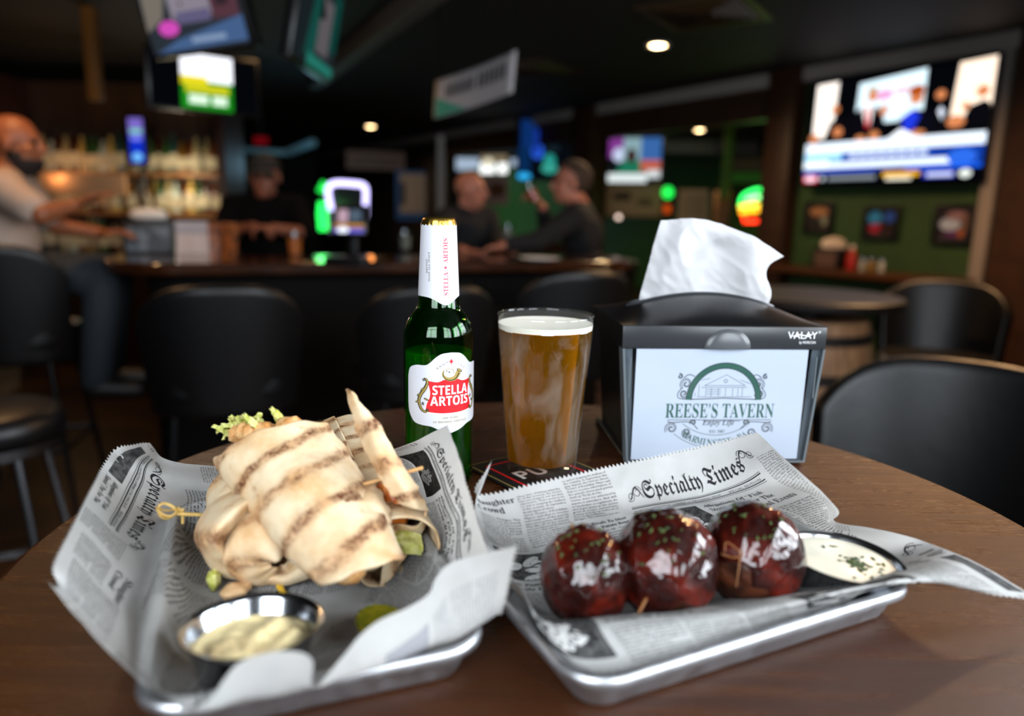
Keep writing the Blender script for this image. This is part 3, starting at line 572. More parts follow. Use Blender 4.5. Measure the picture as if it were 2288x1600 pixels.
for px, py, col, r_, lb in ((652, 538, '#ffb070', .016, 'added bead for a warm glint on the bar right of the person in the cap'), (828, 578, '#ff9a50', .016, 'added bead for an orange glint on the bar between the till and the bottle'), (1382, 486, '#ffe0d0', .03, 'added round bead for a pale glint beside the framed tan print')):  # added glowing beads in place of small reflections, not lamps
    p = atY(px, py, 3.3 if py > 500 else 8.8); o = thing('glint_bead' if py > 500 else 'pale_glint_bead', p, 0, lb, 'light'); MB().ell((0, 0, 0), r_, 10).build('glint_ball', glow(col, 2.2), o); MB().lathe([(0, -BTZ * 0 - r_ * 1.5), (r_ * .9, -r_ * 1.5), (r_, -r_ * .6), (0, -r_ * .6)], 16).build('glint_foot', m_bmetal, o)
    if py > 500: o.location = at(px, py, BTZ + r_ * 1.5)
# till with its screen
p = on_bar(785, 588); till = thing('till_terminal', p, -.1, 'black till terminal with a lit screen on the bar', 'till'); MB().prism(rrect_(.20, .18, .03), 0, .03).build('base', m_bmetal, till); MB().box((0, .02, .075), (.05, .03, .11), TR(rx=-.1), bev=.008).build('stand', m_bmetal, till)
MB().box((0, .0, .0), (.15, .02, .13), TR(0, 0, .185) @ TR(rx=-.2), bev=.008).build('casing', mat('tv_black'), till); mb, ms = screen_shapes([('r', (.1, .4, .45, .9), '#c0a0b0', 1), ('r', (.5, .45, .9, .9), '#506070', 1), ('r', (0, .2, 1, .35), '#c08830', 1), ('r', (0, 0, 1, .18), '#7068d0', 1.1), ('o', (.3, .1, .2, .12), '#e8f0ff', 1.5)], .13, .11, None, glow('#10141c')); s = mb.build('screen', ms, till, 180); s.matrix_local = TR(0, -.0125, .185) @ TR(rx=PI / 2 - .2) @ TR()
# ---- neon signs
def neon(name, label, tubes, cat='sign', back=None):
    o = thing(name, (0, 0, 0), 0, label, cat)
    for nm, pts, r, col, es, closed in tubes: MB().tube(pts, r, 8, closed=closed).build(nm, glow(col, es), o)
    if back: back(o)
    return o
def pxl(pts, Y): return [atY(x, y, Y) for x, y in pts]
fr = [(740, 470), (733, 430), (738, 414), (755, 409), (790, 411), (810, 414), (817, 424), (817, 450), (816, 484)]
neon('neon_light', 'white glowing rounded light loop beside the green neon', [('tube', pxl([tuple(q) for q in crom(fr, 40)], 6.2), .022, '#c9c2ff', 3.0, False)], back=lambda o: MB().box(atY(778, 450, 6.26), (.27, .02, .26)).build('back_panel', mat('tv_black'), o))
neon('neon_sign', 'vertical green neon sign left of the white glowing frame', [('tube', pxl([(722, 452), (720, 480), (723, 515)], 6.3), .042, '#22e050', 3.2, False), ('tube', pxl([(716, 430), (724, 412), (735, 420)], 6.3), .035, '#20d848', 1.8, False), ('tube', pxl([(736, 420), (738, 470), (736, 520)], 6.25), .014, '#8a9aa0', .5, False)])
NY = 7.4
neon('neon_sign', 'green, yellow and red neon sign in the green room by the brown column', [('green_tube', pxl([(x, y) for x, y in crom([(1655, 460), (1660, 440), (1680, 428), (1702, 425), (1716, 440), (1714, 452)], 24)], NY), .018, '#30f060', 4, False), ('green_tube', pxl([(1668, 446), (1690, 440), (1708, 444)], NY), .02, '#90ff90', 4, False), ('yellow_tube', pxl([(1652, 462), (1680, 458), (1712, 460)], NY), .02, '#f0d040', 4, False), ('yellow_tube', pxl([(1654, 474), (1684, 470), (1712, 472)], NY), .018, '#ffb020', 4, False), ('red_tube', pxl([(1662, 480), (1664, 494), (1706, 494), (1712, 478)], NY), .02, '#ff3418', 4.5, False)])
point(atY(1690, 440, NY - .25), 2.5, (.3, 1, .3), .1); point(atY(722, 470, 6.0), 1.5, (.2, 1, .3), .1)
neon('neon_sign', 'small round green light on the green room wall', [('tube', [atY(1492 + 6 * math.cos(a), 430 + 7 * math.sin(a), 8.8) for a in np.linspace(0, 2 * PI, 14, False)], .035, '#20d848', 2.2, True)]); neon('neon_sign', 'small dim orange light below the green one', [('tube', pxl([(1490, 458), (1491, 476)], 8.8), .04, '#c84a10', 1.0, False)])
# ---- the green room and the back: doors, boards, pictures
def panel(name, label, x0, y0, x1, y1, Y, m, cat, deep=.03, xax=(1, 0, 0), border=None, mats2=None):
    a, b = atY(x0, (y0 + y1) / 2, Y), atY(x1, (y0 + y1) / 2, Y); t, u = atY((x0 + x1) / 2, y0, Y), atY((x0 + x1) / 2, y1, Y); c = atY((x0 + x1) / 2, (y0 + y1) / 2, Y); X = Vector(xax).normalized(); w, h = (b.x - a.x) / max(.4, X.x), t.z - u.z
    M = frame(c, X, (0, 0, 1)); o = thing(name, (0, 0, 0), 0, label, cat); o.matrix_world = M; MB().box((0, 0, 0), (w, h, deep), bev=.003).build('board' if cat != 'door' else 'leaf', m, o)
    if mats2:
        for nm, (u0, v0, u1, v1), mm in mats2: MB().box(((u0 + u1 - 1) * w / 2, (v0 + v1 - 1) * h / 2, deep / 2 + .004), ((u1 - u0) * w, (v1 - v0) * h, .008)).build(nm, mm, o)
    return o
mc = mat('cream_print', '#c49a6c', .6); mdk = mat('dark_print', '#3a2a1c', .6); m_blue = mat('blue_poster', '#2a5a8c', .6)
panel('framed_print', 'framed tan print with dark shapes under the green room television', 1356, 412, 1474, 484, 9.2, mat('tan_frame', '#b48a5c', .6), 'picture', .04, (.95, -.3, 0), None, [('print', (.06, .08, .94, .92), mc), ('dark_shape', (.15, .5, .45, .75), mdk), ('dark_shape', (.6, .35, .85, .55), mdk)])
panel('cream_door', 'cream door standing half hidden behind the napkins in the green room', 1515, 425, 1580, 560, 9.6, mat('cream_door_paint', '#d8b48c', .6), 'door', .04, (.95, -.3, 0), None, [('upper_panel', (.15, .55, .85, .92), mat('cream_door_panel', '#c8a078', .6))])
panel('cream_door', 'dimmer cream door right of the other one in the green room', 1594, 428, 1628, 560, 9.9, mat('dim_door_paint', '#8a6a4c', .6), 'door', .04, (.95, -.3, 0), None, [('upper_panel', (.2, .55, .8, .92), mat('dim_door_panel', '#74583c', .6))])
panel('wall_sign', 'brownish sign board over the neon in the green room', 1640, 352, 1722, 382, 8.6, mat('brown_sign', '#6a4a38', .6), 'sign', .03, (.95, -.3, 0), None, [('lower_strip', (0, -.9, 1, -.1), mat('green_strip', '#4aa02c', .6))])
struct(MB().box(atY(1625, 350, 8.9), (.10, .10, 1.0)).build('trim_8', mat('lime_post', '#7a9a3c', .6))); struct(MB().box(atY(1570, 328, 9.5), (1.4, .06, .16)).build('trim_9', m_trim))
panel('wall_sign', 'long brownish name board on the back wall above the neon frame', 778, 338, 902, 380, 8.4, mat('tan_board', '#7a5c4c', .6), 'sign', .03, (.95, .3, 0), None, [('lettering', (.08, .55, .92, .62), mdk), ('lettering', (.08, .28, .92, .36), mdk)])
panel('framed_poster', 'tan poster in a blue frame on the back wall left of the bottle neck', 886, 382, 950, 492, 8.2, m_blue, 'poster', .04, (.95, .3, 0), None, [('print', (.12, .14, .98, .94), mat('tan_poster', '#b89070', .6)), ('dark_shape', (.12, .3, .3, .75), mdk)])
struct(MB().box(atY(985, 450, 7.8), (.07, .06, 1.35)).build('trim_10', m_trim))
panel('framed_print', 'pinkish framed print with a dark centre beside the person in the dark top', 1080, 394, 1134, 458, 9.3, mat('pink_frame', '#b08c80', .6), 'picture', .04, (.9, -.4, 0), None, [('print', (.3, .3, .9, .75), mat('umber_print', '#6a3c18', .6))])
tv_px('drinks_cooler', 'dark drinks cooler glowing blue behind the two people', 1158, 262, 1272, 402, 8.9, [('r', (.0, .0, .25, .5), '#0a3060', .7), ('r', (.05, .5, .35, .95), '#103a80', .6), ('o', (.38, .45, .12, .12), '#2a60e0', 1), ('r', (.3, .4, .42, .8), '#1838a0', .8), ('o', (.62, .3, .12, .12), '#2a9a90', .9), ('o', (.62, .18, .16, .08), '#3aa898', .9), ('o', (.88, .75, .08, .14), '#6a8a58', .8), ('r', (.55, .45, .8, .9), '#142028', 1), ('o', (.12, .05, .14, .05), '#30b0f0', 1.2)], bg='#060a10', cat='cooler')
a = atY(480, 330, 7.5); b = atY(640, 342, 7.5); c_ = atY(702, 318, 7.2)
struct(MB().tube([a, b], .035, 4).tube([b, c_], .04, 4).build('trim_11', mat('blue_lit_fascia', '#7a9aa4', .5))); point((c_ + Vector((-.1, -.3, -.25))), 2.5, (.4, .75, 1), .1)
panel('exit_sign', 'small dim red sign over the person in the cap', 568, 306, 598, 322, 7.6, glow('#7a0a14', .6), 'sign', .03)
_o = [o for o in COL.objects if o.name.startswith('exit_sign')][0]; _p = atY(583, 306, 7.6); _r = MB().tube([(_p.x, 7.6, _p.z - .02), (_p.x, 7.6, CEIL)], .01, 8).build('hanger', m_bmetal, None); _r.parent = _o; _r.matrix_parent_inverse = _o.matrix_world.inverted()
# ---- back bar with bottles
p0, p1 = atY(95, 500, 5.9), atY(440, 500, 5.9)
bb = thing('back_bar', (0, 0, 0), 0, 'dark back bar shelving full of bottles behind the person in the cream T-shirt', 'shelf'); cx = (p0.x + p1.x) / 2; wd_ = p1.x - p0.x + .5; x0b = cx - wd_ / 2
MB().box((cx, 6.05, .45), (wd_, .45, .9), bev=.01).build('cabinet', m_brownwood, bb); MB().box((cx, 6.0, .915), (wd_ + .04, .52, .03)).build('worktop', mat('polished_bar_wood'), bb); MB().box((cx, 6.25, 1.6), (wd_, .03, 1.4)).build('back_panel', mat('back_bar_panel', '#3a2414', .5), bb)
for z in (1.24, 1.56): MB().box((cx, 6.1, z), (wd_, .26, .025)).build('shelf', mat('shelf_oak', '#8a5a30', .5), bb)
for s in (-1, 1): MB().box((cx + s * wd_ / 2, 6.05, 1.6), (.06, .42, 1.4)).build('side_panel', mat('side_panel_brown', '#2c120a', .5), bb)
bcols = ['#6a4818', '#2c4420', '#8a7a54', '#3a1c10', '#9aa090', '#5a2c10', '#a88a48', '#243a34']
def make_liquor(m, h):
    o = thing('liquor_bottle', (0, 0, 0), 0, 'x', 'bottle'); MB().lathe([(0, 0), (.036, 0), (.038, .01), (.038, h * .58), (.030, h * .70), (.014, h * .80), (.013, h * .94), (0, h * .94)], 16).build('glass_body', m, o, 40); MB().lathe([(.0385, h * .15), (.0385, h * .48)], 16).build('label', mat('liquor_label', '#b0a080', .6), o); MB().lathe([(0, h * .94), (.015, h * .94), (.015, h), (0, h)], 12).build('cap', mat('liquor_cap', '#16120e', .5), o); return o
protos = [make_liquor(mat('liquor_glass_%d' % i, c, .15, coat=.3), .26 + .02 * (i % 4)) for i, c in enumerate(bcols)]; used = [False] * 8
for row, z in enumerate((.93, 1.2525, 1.5725)):
    n_ = 26
    for k in range(n_):
        i = rnd.randrange(8); o = protos[i] if not used[i] else copy_tree(protos[i]); used[i] = True
        o.location = (x0b + .08 + (wd_ - .16) * k / (n_ - 1), 6.06 + rnd.uniform(-.03, .03), z); tag(o, ('liquor bottle on the worktop of the back bar', 'liquor bottle on the lower shelf of the back bar', 'liquor bottle on the top shelf of the back bar')[row], 'bottle', ('bottles on the back bar worktop', 'bottles on the lower back bar shelf', 'bottles on the top back bar shelf')[row])
point((x0b + .5, 5.75, 1.52), 5, (1, .55, .25), .08); point((x0b + wd_ - .35, 5.75, 1.48), 7, (1, .88, .65), .08)
panel('shelf_light_board', 'tan board standing in for the warm lit back bar shelf beside the person in the cream T-shirt', 88, 388, 282, 436, 5.75, mat('warm_light_tan', '#c89468', .6), 'board', .02)  # added board, the warm light on the shelf is put into its colour

# ---- people
def cone(mb, a, b, r0, r1, n=14):
    a, b = Vector(a), Vector(b); mb.tube([a, b], [r0, r1], n); mb.ell(a, r0, 8); mb.ell(b, r1, 8)
def remesh(mb, name, m, parent, vox, sm=4):
    o = mb.build(name, m, None, 180, [('REMESH', dict(mode='VOXEL', voxel_size=vox, use_smooth_shade=True)), ('SMOOTH', dict(factor=.5, iterations=sm))]); bake(o); o.parent = parent; return o
def hand(mb, wr, d, up, s=1.0, curl=.5, right=1):
    """palm, five fingers of unequal length and a thumb leaving the side of the palm; d = direction, up = back of the hand"""
    d = Vector(d).normalized(); sd = d.cross(Vector(up)).normalized() * right; up = sd.cross(d).normalized() * right; wr = Vector(wr)
    for k in (-1.5, -.5, .5, 1.5): cone(mb, wr + sd * .012 * k, wr + d * .085 * s + sd * .019 * k * s, .014 * s, .012 * s, 8)
    for k, L in ((-1.5, .068), (-.5, .082), (.5, .078), (1.5, .060)):
        p = wr + d * .088 * s + sd * .0195 * k * s; e1 = d * math.cos(curl * .8) - up * math.sin(curl * .8); e2 = d * math.cos(curl * 2) - up * math.sin(curl * 2)
        cone(mb, p, p + e1 * L * .5 * s, .0095 * s, .0085 * s, 8); cone(mb, p + e1 * L * .5 * s, p + (e1 + e2) * L * .5 * s, .0085 * s, .0068 * s, 8)
    t0 = wr + d * .028 * s - sd * .030 * s; t1 = t0 + (d * .6 - sd * .75 - up * .25) * .042 * s; cone(mb, t0, t1, .0125 * s, .010 * s, 8); cone(mb, t1, t1 + (d * .9 - sd * .25 - up * .3) * .034 * s, .010 * s, .008 * s, 8)
def person(label, J, face, look, skin, shirt, trousers, hair=None, beard=None, cap=None, s=1.0, sleeve=1.0, hands=((None, .5), (None, .5))):
    """J: joints as world points; face = way the body faces, look = way the head looks"""
    root = thing('person', (J['pel'].x, J['pel'].y, 0), 0, label, 'person'); inv = Matrix.Translation((-J['pel'].x, -J['pel'].y, 0)); J = {k: inv @ v for k, v in J.items()}
    f = Vector(face).normalized(); r = f.cross(Vector((0, 0, 1))); lk = Vector(look).normalized(); lr = lk.cross(Vector((0, 0, 1))).normalized(); lu = lr.cross(lk)
    b = MB(); H = J['head']; h = lambda x, y, z: H + (lr * x + lk * y + lu * z) * s
    Mh = lambda c, rx, ry, rz: b.ell((0, 0, 0), (rx * s, ry * s, rz * s), 14, Matrix(((lr.x, lk.x, lu.x, c.x), (lr.y, lk.y, lu.y, c.y), (lr.z, lk.z, lu.z, c.z), (0, 0, 0, 1))))
    Mh(h(0, -.012, .03), .078, .096, .088); Mh(h(0, .03, -.045), .060, .066, .072); Mh(h(0, .062, -.088), .032, .028, .022); cone(b, h(0, .088, .018), h(0, .110, -.022), .010 * s, .015 * s, 8); Mh(h(0, .084, -.055), .024, .014, .011); Mh(h(0, .075, .028), .05, .02, .012)
    for q in (-1, 1): Mh(h(q * .080, -.005, -.008), .010, .020, .032); Mh(h(q * .038, .060, -.022), .026, .026, .022)
    cone(b, h(0, -.02, -.07), J['neck'], .056 * s, .062 * s); ch, pe = J['chest'], J['pel']
    for w, (c, rx, ry, rz) in enumerate(((ch, .155, .10, .15), ((ch + pe) / 2, .14, .10, .16), (pe, .155, .115, .12))): b.ell((0, 0, 0), (rx * s, ry * s, rz * s), 14, Matrix(((r.x, f.x, 0, c.x), (r.y, f.y, 0, c.y), (0, 0, 1, c.z), (0, 0, 0, 1))))
    cone(b, J['neck'], J['shl'], .06 * s, .058 * s); cone(b, J['neck'], J['shr'], .06 * s, .058 * s); cone(b, J['shl'], ch, .06 * s, .09 * s); cone(b, J['shr'], ch, .06 * s, .09 * s)
    for q in 'lr':
        cone(b, J['sh' + q], J['el' + q], .054 * s, .041 * s); cone(b, J['el' + q], J['wr' + q], .042 * s, .027 * s); k = 0 if q == 'l' else 1
        hand(b, J['wr' + q], hands[k][0] or (J['wr' + q] - J['el' + q]), (0, 0, 1), s, hands[k][1], 1 if q == 'r' else -1)
        hip = pe + r * (.09 if q == 'r' else -.09) * s; cone(b, hip, J['kn' + q], .088 * s, .058 * s); cone(b, J['kn' + q], J['an' + q], .056 * s, .038 * s); cone(b, J['an' + q] - Vector((0, 0, .03)), J['an' + q] + f * .15 * s - Vector((0, 0, .05)), .042 * s, .034 * s)
    remesh(b, 'body', skin, root, .0085, 3)
    sb = MB(); g = .018
    for c, rx, ry, rz in ((ch, .155 + g, .10 + g, .15), ((ch + pe) / 2, .145 + g, .105 + g, .17), (pe, .155 + g, .118 + g, .10)): sb.ell((0, 0, 0), (rx * s, ry * s, rz * s), 14, Matrix(((r.x, f.x, 0, c.x), (r.y, f.y, 0, c.y), (0, 0, 1, c.z), (0, 0, 0, 1))))
    cone(sb, J['neck'] - Vector((0, 0, .022)), J['shl'], .080 * s, .078 * s); cone(sb, J['neck'] - Vector((0, 0, .022)), J['shr'], .080 * s, .078 * s); cone(sb, J['shl'], ch, .074 * s, .11 * s); cone(sb, J['shr'], ch, .074 * s, .11 * s)
    for q in 'lr':
        e = J['sh' + q].lerp(J['el' + q], min(1, sleeve)); cone(sb, J['sh' + q], e, .072 * s, (.066 if sleeve < 1 else .055) * s)
        if sleeve > 1: cone(sb, J['el' + q], J['el' + q].lerp(J['wr' + q], sleeve - 1), .055 * s, .042 * s)
    remesh(sb, 'shirt', shirt, root, .012, 4)
    tb_ = MB(); tb_.ell((0, 0, 0), (.168 * s, .130 * s, .12 * s), 14, Matrix(((r.x, f.x, 0, pe.x), (r.y, f.y, 0, pe.y), (0, 0, 1, pe.z - .02), (0, 0, 0, 1))))
    for q in 'lr': hip = pe + r * (.09 if q == 'r' else -.09) * s; cone(tb_, hip, J['kn' + q], .105 * s, .076 * s); cone(tb_, J['kn' + q], J['an' + q], .074 * s, .062 * s)
    remesh(tb_, 'trousers', trousers, root, .014, 4)
    sh_ = MB()
    for q in 'lr': cone(sh_, J['an' + q] - Vector((0, 0, .035)), J['an' + q] + f * .16 * s - Vector((0, 0, .05)), .052 * s, .044 * s)
    remesh(sh_, 'shoes', mat('dark_shoes', '#14100e', .5), root, .012, 2)
    def cap_mesh(nm, m, fn, c, rx, ry, rz):
        mb = MB(); mb.ell((0, 0, 0), (rx * s, ry * s, rz * s), 18, Matrix(((lr.x, lk.x, lu.x, c.x), (lr.y, lk.y, lu.y, c.y), (lr.z, lk.z, lu.z, c.z), (0, 0, 0, 1)))); keep = []
        for q in mb.f:
            ce = sum((Vector(mb.v[i]) for i in q), Vector()) / len(q) - H; 
            if fn(ce.dot(lr) / s, ce.dot(lk) / s, ce.dot(lu) / s): keep.append(q)
        mb.f = keep; mb.mi = [0] * len(keep); return mb.build(nm, m, root, 180, [('SOLIDIFY', dict(thickness=.012 * s, offset=0))])
    if hair: cap_mesh('hair', hair, lambda x, y, z: z > .055 + y * .9 or (y < -.02 and z > -.05), h(0, -.014, .032), .084, .102, .094)
    if beard: cap_mesh('beard', beard, lambda x, y, z: z < -.062 and y > -.03 or (z < -.03 and y < .045 and y > -.02), h(0, .03, -.047), .066, .073, .080)
    if cap:
        cap_mesh('cap', cap, lambda x, y, z: z > .045, h(0, -.012, .034), .086, .104, .096); mb = MB(); mb.grid(lambda u, v: h((u - .5) * .15, .075 + .085 * v * (1 - (2 * u - 1) ** 2 * .6), .055 - .02 * v - .03 * (2 * u - 1) ** 2), 12, 6); mb.build('cap_brim', cap, root, 180, [('SOLIDIFY', dict(thickness=.006))])
    eb = [MB().ell(h(q * .033, .083, .008), .0105 * s, 8).build('eye', mat('eye_dark', '#241a14', .2), root) for q in (-1, 1)]
    return root
def seat_legs(J, f, r, s, seat=.74):
    for q, k in (('l', -1), ('r', 1)):
        J['kn' + q] = J['pel'] + f * .40 * s + r * k * .13 * s + Vector((0, 0, .0)); J['an' + q] = J['kn' + q] + Vector((0, 0, -.46 * s)) - f * .06
m_skinw = mat('skin_warm', '#8a4e2e', .5, sss=.1); m_skin = mat('skin_pink', '#b0705a', .5, sss=.1)
def jn(**k): return {a: atY(*b) for a, b in k.items()}
# bald bearded man at the left end
f = Vector((.96, .28, 0)).normalized(); r = f.cross(Vector((0, 0, 1)))
J = jn(head=(36, 322, 3.15), neck=(12, 400, 3.12), chest=(14, 455, 3.12), pel=(14, 610, 3.1), shl=(30, 405, 3.28), shr=(10, 425, 2.93), ell=(125, 505, 3.35), elr=(92, 478, 2.88), wrl=(225, 520, 3.42), wrr=(170, 458, 3.0)); seat_legs(J, f, r, 1)
person('person in a cream T-shirt reaching forward at the left end of the bar', J, f, (.97, .2, -.03), m_skinw, mat('cream_shirt', '#a89080', .8), mat('light_denim', '#1c2228', .8), None, mat('dark_beard', '#1c120e', .8), sleeve=.75, hands=(((1, .1, .1), .4), ((.9, .1, .45), .3)))
# bartender
f = Vector((.15, -1, 0)).normalized(); r = f.cross(Vector((0, 0, 1)))
J = jn(head=(592, 396, 4.25), neck=(592, 452, 4.3), chest=(592, 498, 4.3), pel=(590, 640, 4.32), shl=(662, 462, 4.3), shr=(522, 462, 4.3), ell=(684, 522, 4.2), elr=(496, 520, 4.2), wrl=(612, 510, 4.02), wrr=(566, 506, 4.02)); 
for q, k in (('l', -1), ('r', 1)): J['kn' + q] = J['pel'] + r * k * .10 + Vector((0, 0, -.44)); J['an' + q] = J['kn' + q] + Vector((0, 0, -.42)); J['an' + q].z = .09; J['kn' + q].z = .5
person('person in a black shirt and dark cap standing behind the bar', J, f, (.1, -1, -.15), mat('skin_dim', '#7c4a38', .5), mat('black_shirt', '#040405', .9, spec=.1), mat('black_trousers', '#0a0a0b', .85), mat('dark_hair', '#15100d', .8), None, mat('dark_cap', '#0f1014', .8), sleeve=.95, hands=(((-1, -.3, .0), .9), ((1, -.3, 0), .9)))
# man drinking, in profile to the left
f = Vector((-.97, -.2, 0)).normalized(); r = f.cross(Vector((0, 0, 1)))
J = jn(head=(1276, 410, 4.42), neck=(1298, 468, 4.48), chest=(1300, 522, 4.48), pel=(1312, 690, 4.5), shl=(1282, 486, 4.28), shr=(1304, 484, 4.66), ell=(1200, 538, 4.2), elr=(1222, 522, 4.62), wrl=(1128, 548, 4.15), wrr=(1212, 462, 4.45)); seat_legs(J, f, r, 1.05)
person('person in a black sweater raising a drink at the bar, in profile', J, f, (-.98, -.1, .0), m_skin, mat('black_sweater', '#101114', .9), mat('dark_trousers', '#16161a', .85), mat('grey_brown_hair', '#3a2c24', .8), s=1.06, sleeve=1.85, hands=(((-1, .05, -.2), .5), ((-.7, -.2, .7), .9)))
p = atY(1188, 432, 4.36); o = thing('drink_glass', p, 0, 'red amber drink glass raised by the person in the black sweater', 'glass', 'glasses on the bar'); o.rotation_euler = (.0, -.45, 0)
MB().lathe([(0, -.055), (.028, -.055), (.036, .06), (.034, .06), (.027, -.05), (0, -.05)], 28).build('glass_wall', m_clearglass, o); MB().lathe([(0, -.049), (.0265, -.049), (.031, .02), (0, .02)], 28).build('drink', mat('red_amber_drink', '#b04424', .2), o)
# man opposite, seen past the bottle
f = Vector((.85, -.5, 0)).normalized(); r = f.cross(Vector((0, 0, 1)))
J = jn(head=(1052, 426, 4.75), neck=(1052, 480, 4.8), chest=(1052, 520, 4.8), pel=(1050, 660, 4.85), shl=(1090, 486, 4.9), shr=(1000, 488, 4.65), ell=(1112, 540, 4.7), elr=(985, 545, 4.4), wrl=(1122, 552, 4.4), wrr=(1040, 562, 4.25)); seat_legs(J, f, r, 1.0)
person('person in a dark top sitting behind the bottle, facing the raised drink', J, f, (.9, -.3, -.05), m_skin, mat('dark_top', '#111216', .9), mat('dark_trousers'), None, None, s=1.0, sleeve=1.7, hands=(((.6, -.8, -.1), .5), ((.8, -.5, 0), .5)))

# ================================================================== on the table
def wood_material():
    t = NT('stained_table_wood'); v = t.coord('Object', (1, 1, 1), (0, 0, -.5))
    st = t.coord('Object', (2.2, 26, 8), (0, 0, -.5))
    g = t.noise(st, 3.0, 6, .65, .4); big = t.noise(v, 5, 3)
    c = t.ramp(g, (.28, '#241005'), (.5, '#3c1d0a'), (.72, '#54300f'))
    c = t.mix(t.ramp(big, (.35, 0.0), (.7, 1.0)), c, '#46240d')
    fine = t.noise(t.coord('Object', (30, 400, 60), (0, 0, -.5)), 4, 2)
    t.base(t.mix(t.ramp(fine, (.55, 0.0), (.75, .5)), c, '#24130a'))
    t.set(t.p.inputs['Roughness'], t.ramp(g, (.3, .36), (.7, .22))); t.p.inputs['Specular IOR Level'].default_value = .5
    t.bump(t.noise(t.coord('Object', (110, 360, 90), (0, 0, -.5)), 4, 5, .7), .6, .0006); return t.m
TC = Vector((.037, .52, 0)); TRAD = .381
tb = thing('pub_table', TC, 0, 'round dark-stained wooden pub table holding the trays, bottle and pint', 'table')
mb = MB(); mb.lathe([(0, TOP - .035), (TRAD - .012, TOP - .035), (TRAD - .003, TOP - .030), (TRAD, TOP - .022), (TRAD, TOP - .010), (TRAD - .002, TOP - .003), (TRAD - .007, TOP), (0, TOP)], 160)
mb.build('tabletop', wood_material(), tb, 30)
mb = MB(); mb.lathe([(.04, .06), (.04, TOP - .05), (.16, TOP - .045), (.16, TOP - .036)], 32); mb.build('pedestal', mat('black_metal', '#0b0b0c', .4, .6), tb)
mb = MB(); mb.lathe([(0, 0), (.27, 0), (.28, .012), (.26, .02), (.06, .05), (.04, .07), (0, .07)], 48); mb.build('base', mat('black_metal'), tb)

# ---- sheet pans
def alu_material():
    t = NT('sheet_pan_aluminium'); p = t.p; p.inputs['Metallic'].default_value = 1; t.base('#c9cbcf')
    n = t.noise(t.coord('Object', (40, 40, 40)), 3, 5); t.set(p.inputs['Roughness'], t.ramp(n, (.3, .34), (.75, .50)))
    t.bump(t.noise(t.coord('Object', (1, 1, 1)), 900, 2), .12, .0003); return t.m
m_alu = alu_material()
def rrect(w, h, r, n=8):
    o = []
    for cx, cy, a0 in ((w / 2 - r, h / 2 - r, 0), (-w / 2 + r, h / 2 - r, PI / 2), (-w / 2 + r, -h / 2 + r, PI), (w / 2 - r, -h / 2 + r, 1.5 * PI)):
        o += [(cx + r * math.cos(a0 + PI / 2 * k / n), cy + r * math.sin(a0 + PI / 2 * k / n)) for k in range(n + 1)]
    return o
def make_pan(corner, ang, L, W, label):
    c, s = math.cos(ang), math.sin(ang); cx = corner.x + c * L / 2 - s * W / 2; cy = corner.y + s * L / 2 + c * W / 2
    root = thing('sheet_pan', (cx, cy, TOP), ang, label, 'tray')
    # wall section from the inside floor up and over the rolled rim: (inset from the outer edge, height)
    sec = [(.0165, .0016), (.0135, .0028), (.0118, .006), (.0072, .0205), (.0062, .0232), (.0045, .0247), (.0022, .0247), (.0004, .0232), (0, .0208), (.0006, .0186), (.0024, .0178), (.0042, .0188), (.0058, .0175), (.0108, .005), (.0128, .0014), (.0165, 0)]
    mb = MB(); V = []; n = 4 * 9
    for ins, z in sec:
        V += [(x, y, z) for x, y in rrect(L - 2 * ins, W - 2 * ins, max(.006, .026 - ins), 8)]
    F = [q for q in grid_faces(len(sec), n, True)]
    F.append(tuple(range(n))); F.append(tuple(range((len(sec) - 1) * n, len(sec) * n))[::-1]); mb.add(V, F)
    o = mb.build('pan_body', m_alu, root, 50); return root
PR_ = tp(1297, 1592, .0)
panR = make_pan(tp(1296, 1600, .012), math.radians(26.0), .241, .165, 'aluminium sheet pan under the three glazed meatballs')
_b = tp(1108, 1462, .018); _a = math.radians(21.3)
panL = make_pan(Vector((_b.x - .165 * math.cos(_a), _b.y - .165 * math.sin(_a), 0)), _a, .165, .241, 'aluminium sheet pan under the grilled wraps')

# ---- newspaper liners
def paper_material():
    t = NT('newsprint_paper'); p = t.p
    n = t.noise(t.coord('Object'), 60, 5, .6); t.base(t.mix(t.ramp(n, (.3, 0.0), (.75, 1.0)), '#c9c9c7', '#bdbcba'))
    p.inputs['Roughness'].default_value = .75; p.inputs['Specular IOR Level'].default_value = .25
    t.bump(t.noise(t.coord('Object'), 260, 4), .25, .0004)
    tl = t.n('ShaderNodeBsdfTranslucent', i_Color=lin('#c9c6c0')); mx = t.n('ShaderNodeMixShader'); mx.inputs[0].default_value = .38
    t.t.links.new(p.outputs[0], mx.inputs[1]); t.t.links.new(tl.outputs[0], mx.inputs[2]); t.t.links.new(mx.outputs[0], t.out.inputs[0]); return t.m
m_paper = paper_material()
m_ink = mat('newspaper_ink', '#1c1c1e', .8, spec=.2); m_inkg = mat('newspaper_photo_grey', '#4a4948', .8, spec=.2, var=(220, '#2a2a2a', .4, .6)); m_inkw = mat('newspaper_photo_white', '#b9b8b6', .8, spec=.2, var=(500, '#8a8988', .5, .65))
BODY = ("This like all of the stories, were not witnessed by anyone in attendance. And, with no moderator or regulations, the mood got tense as the stories grew in scope, turned into volumes and into an entire set of Trout Derby in Manistee, "
        "Michigan. This statement sent the boards running for current record books to try and disprove the bold and daring challenge to all other tales of fishing wizardry. As of this moment, the stories have not stopped, nor are they expected to. "
        "There seems to be no end or stopping the madness of the country. In September this play depicts the historic Street Theatre of Ketchikan. Mayor said that to receive information of the parade interested parties should call.").split()
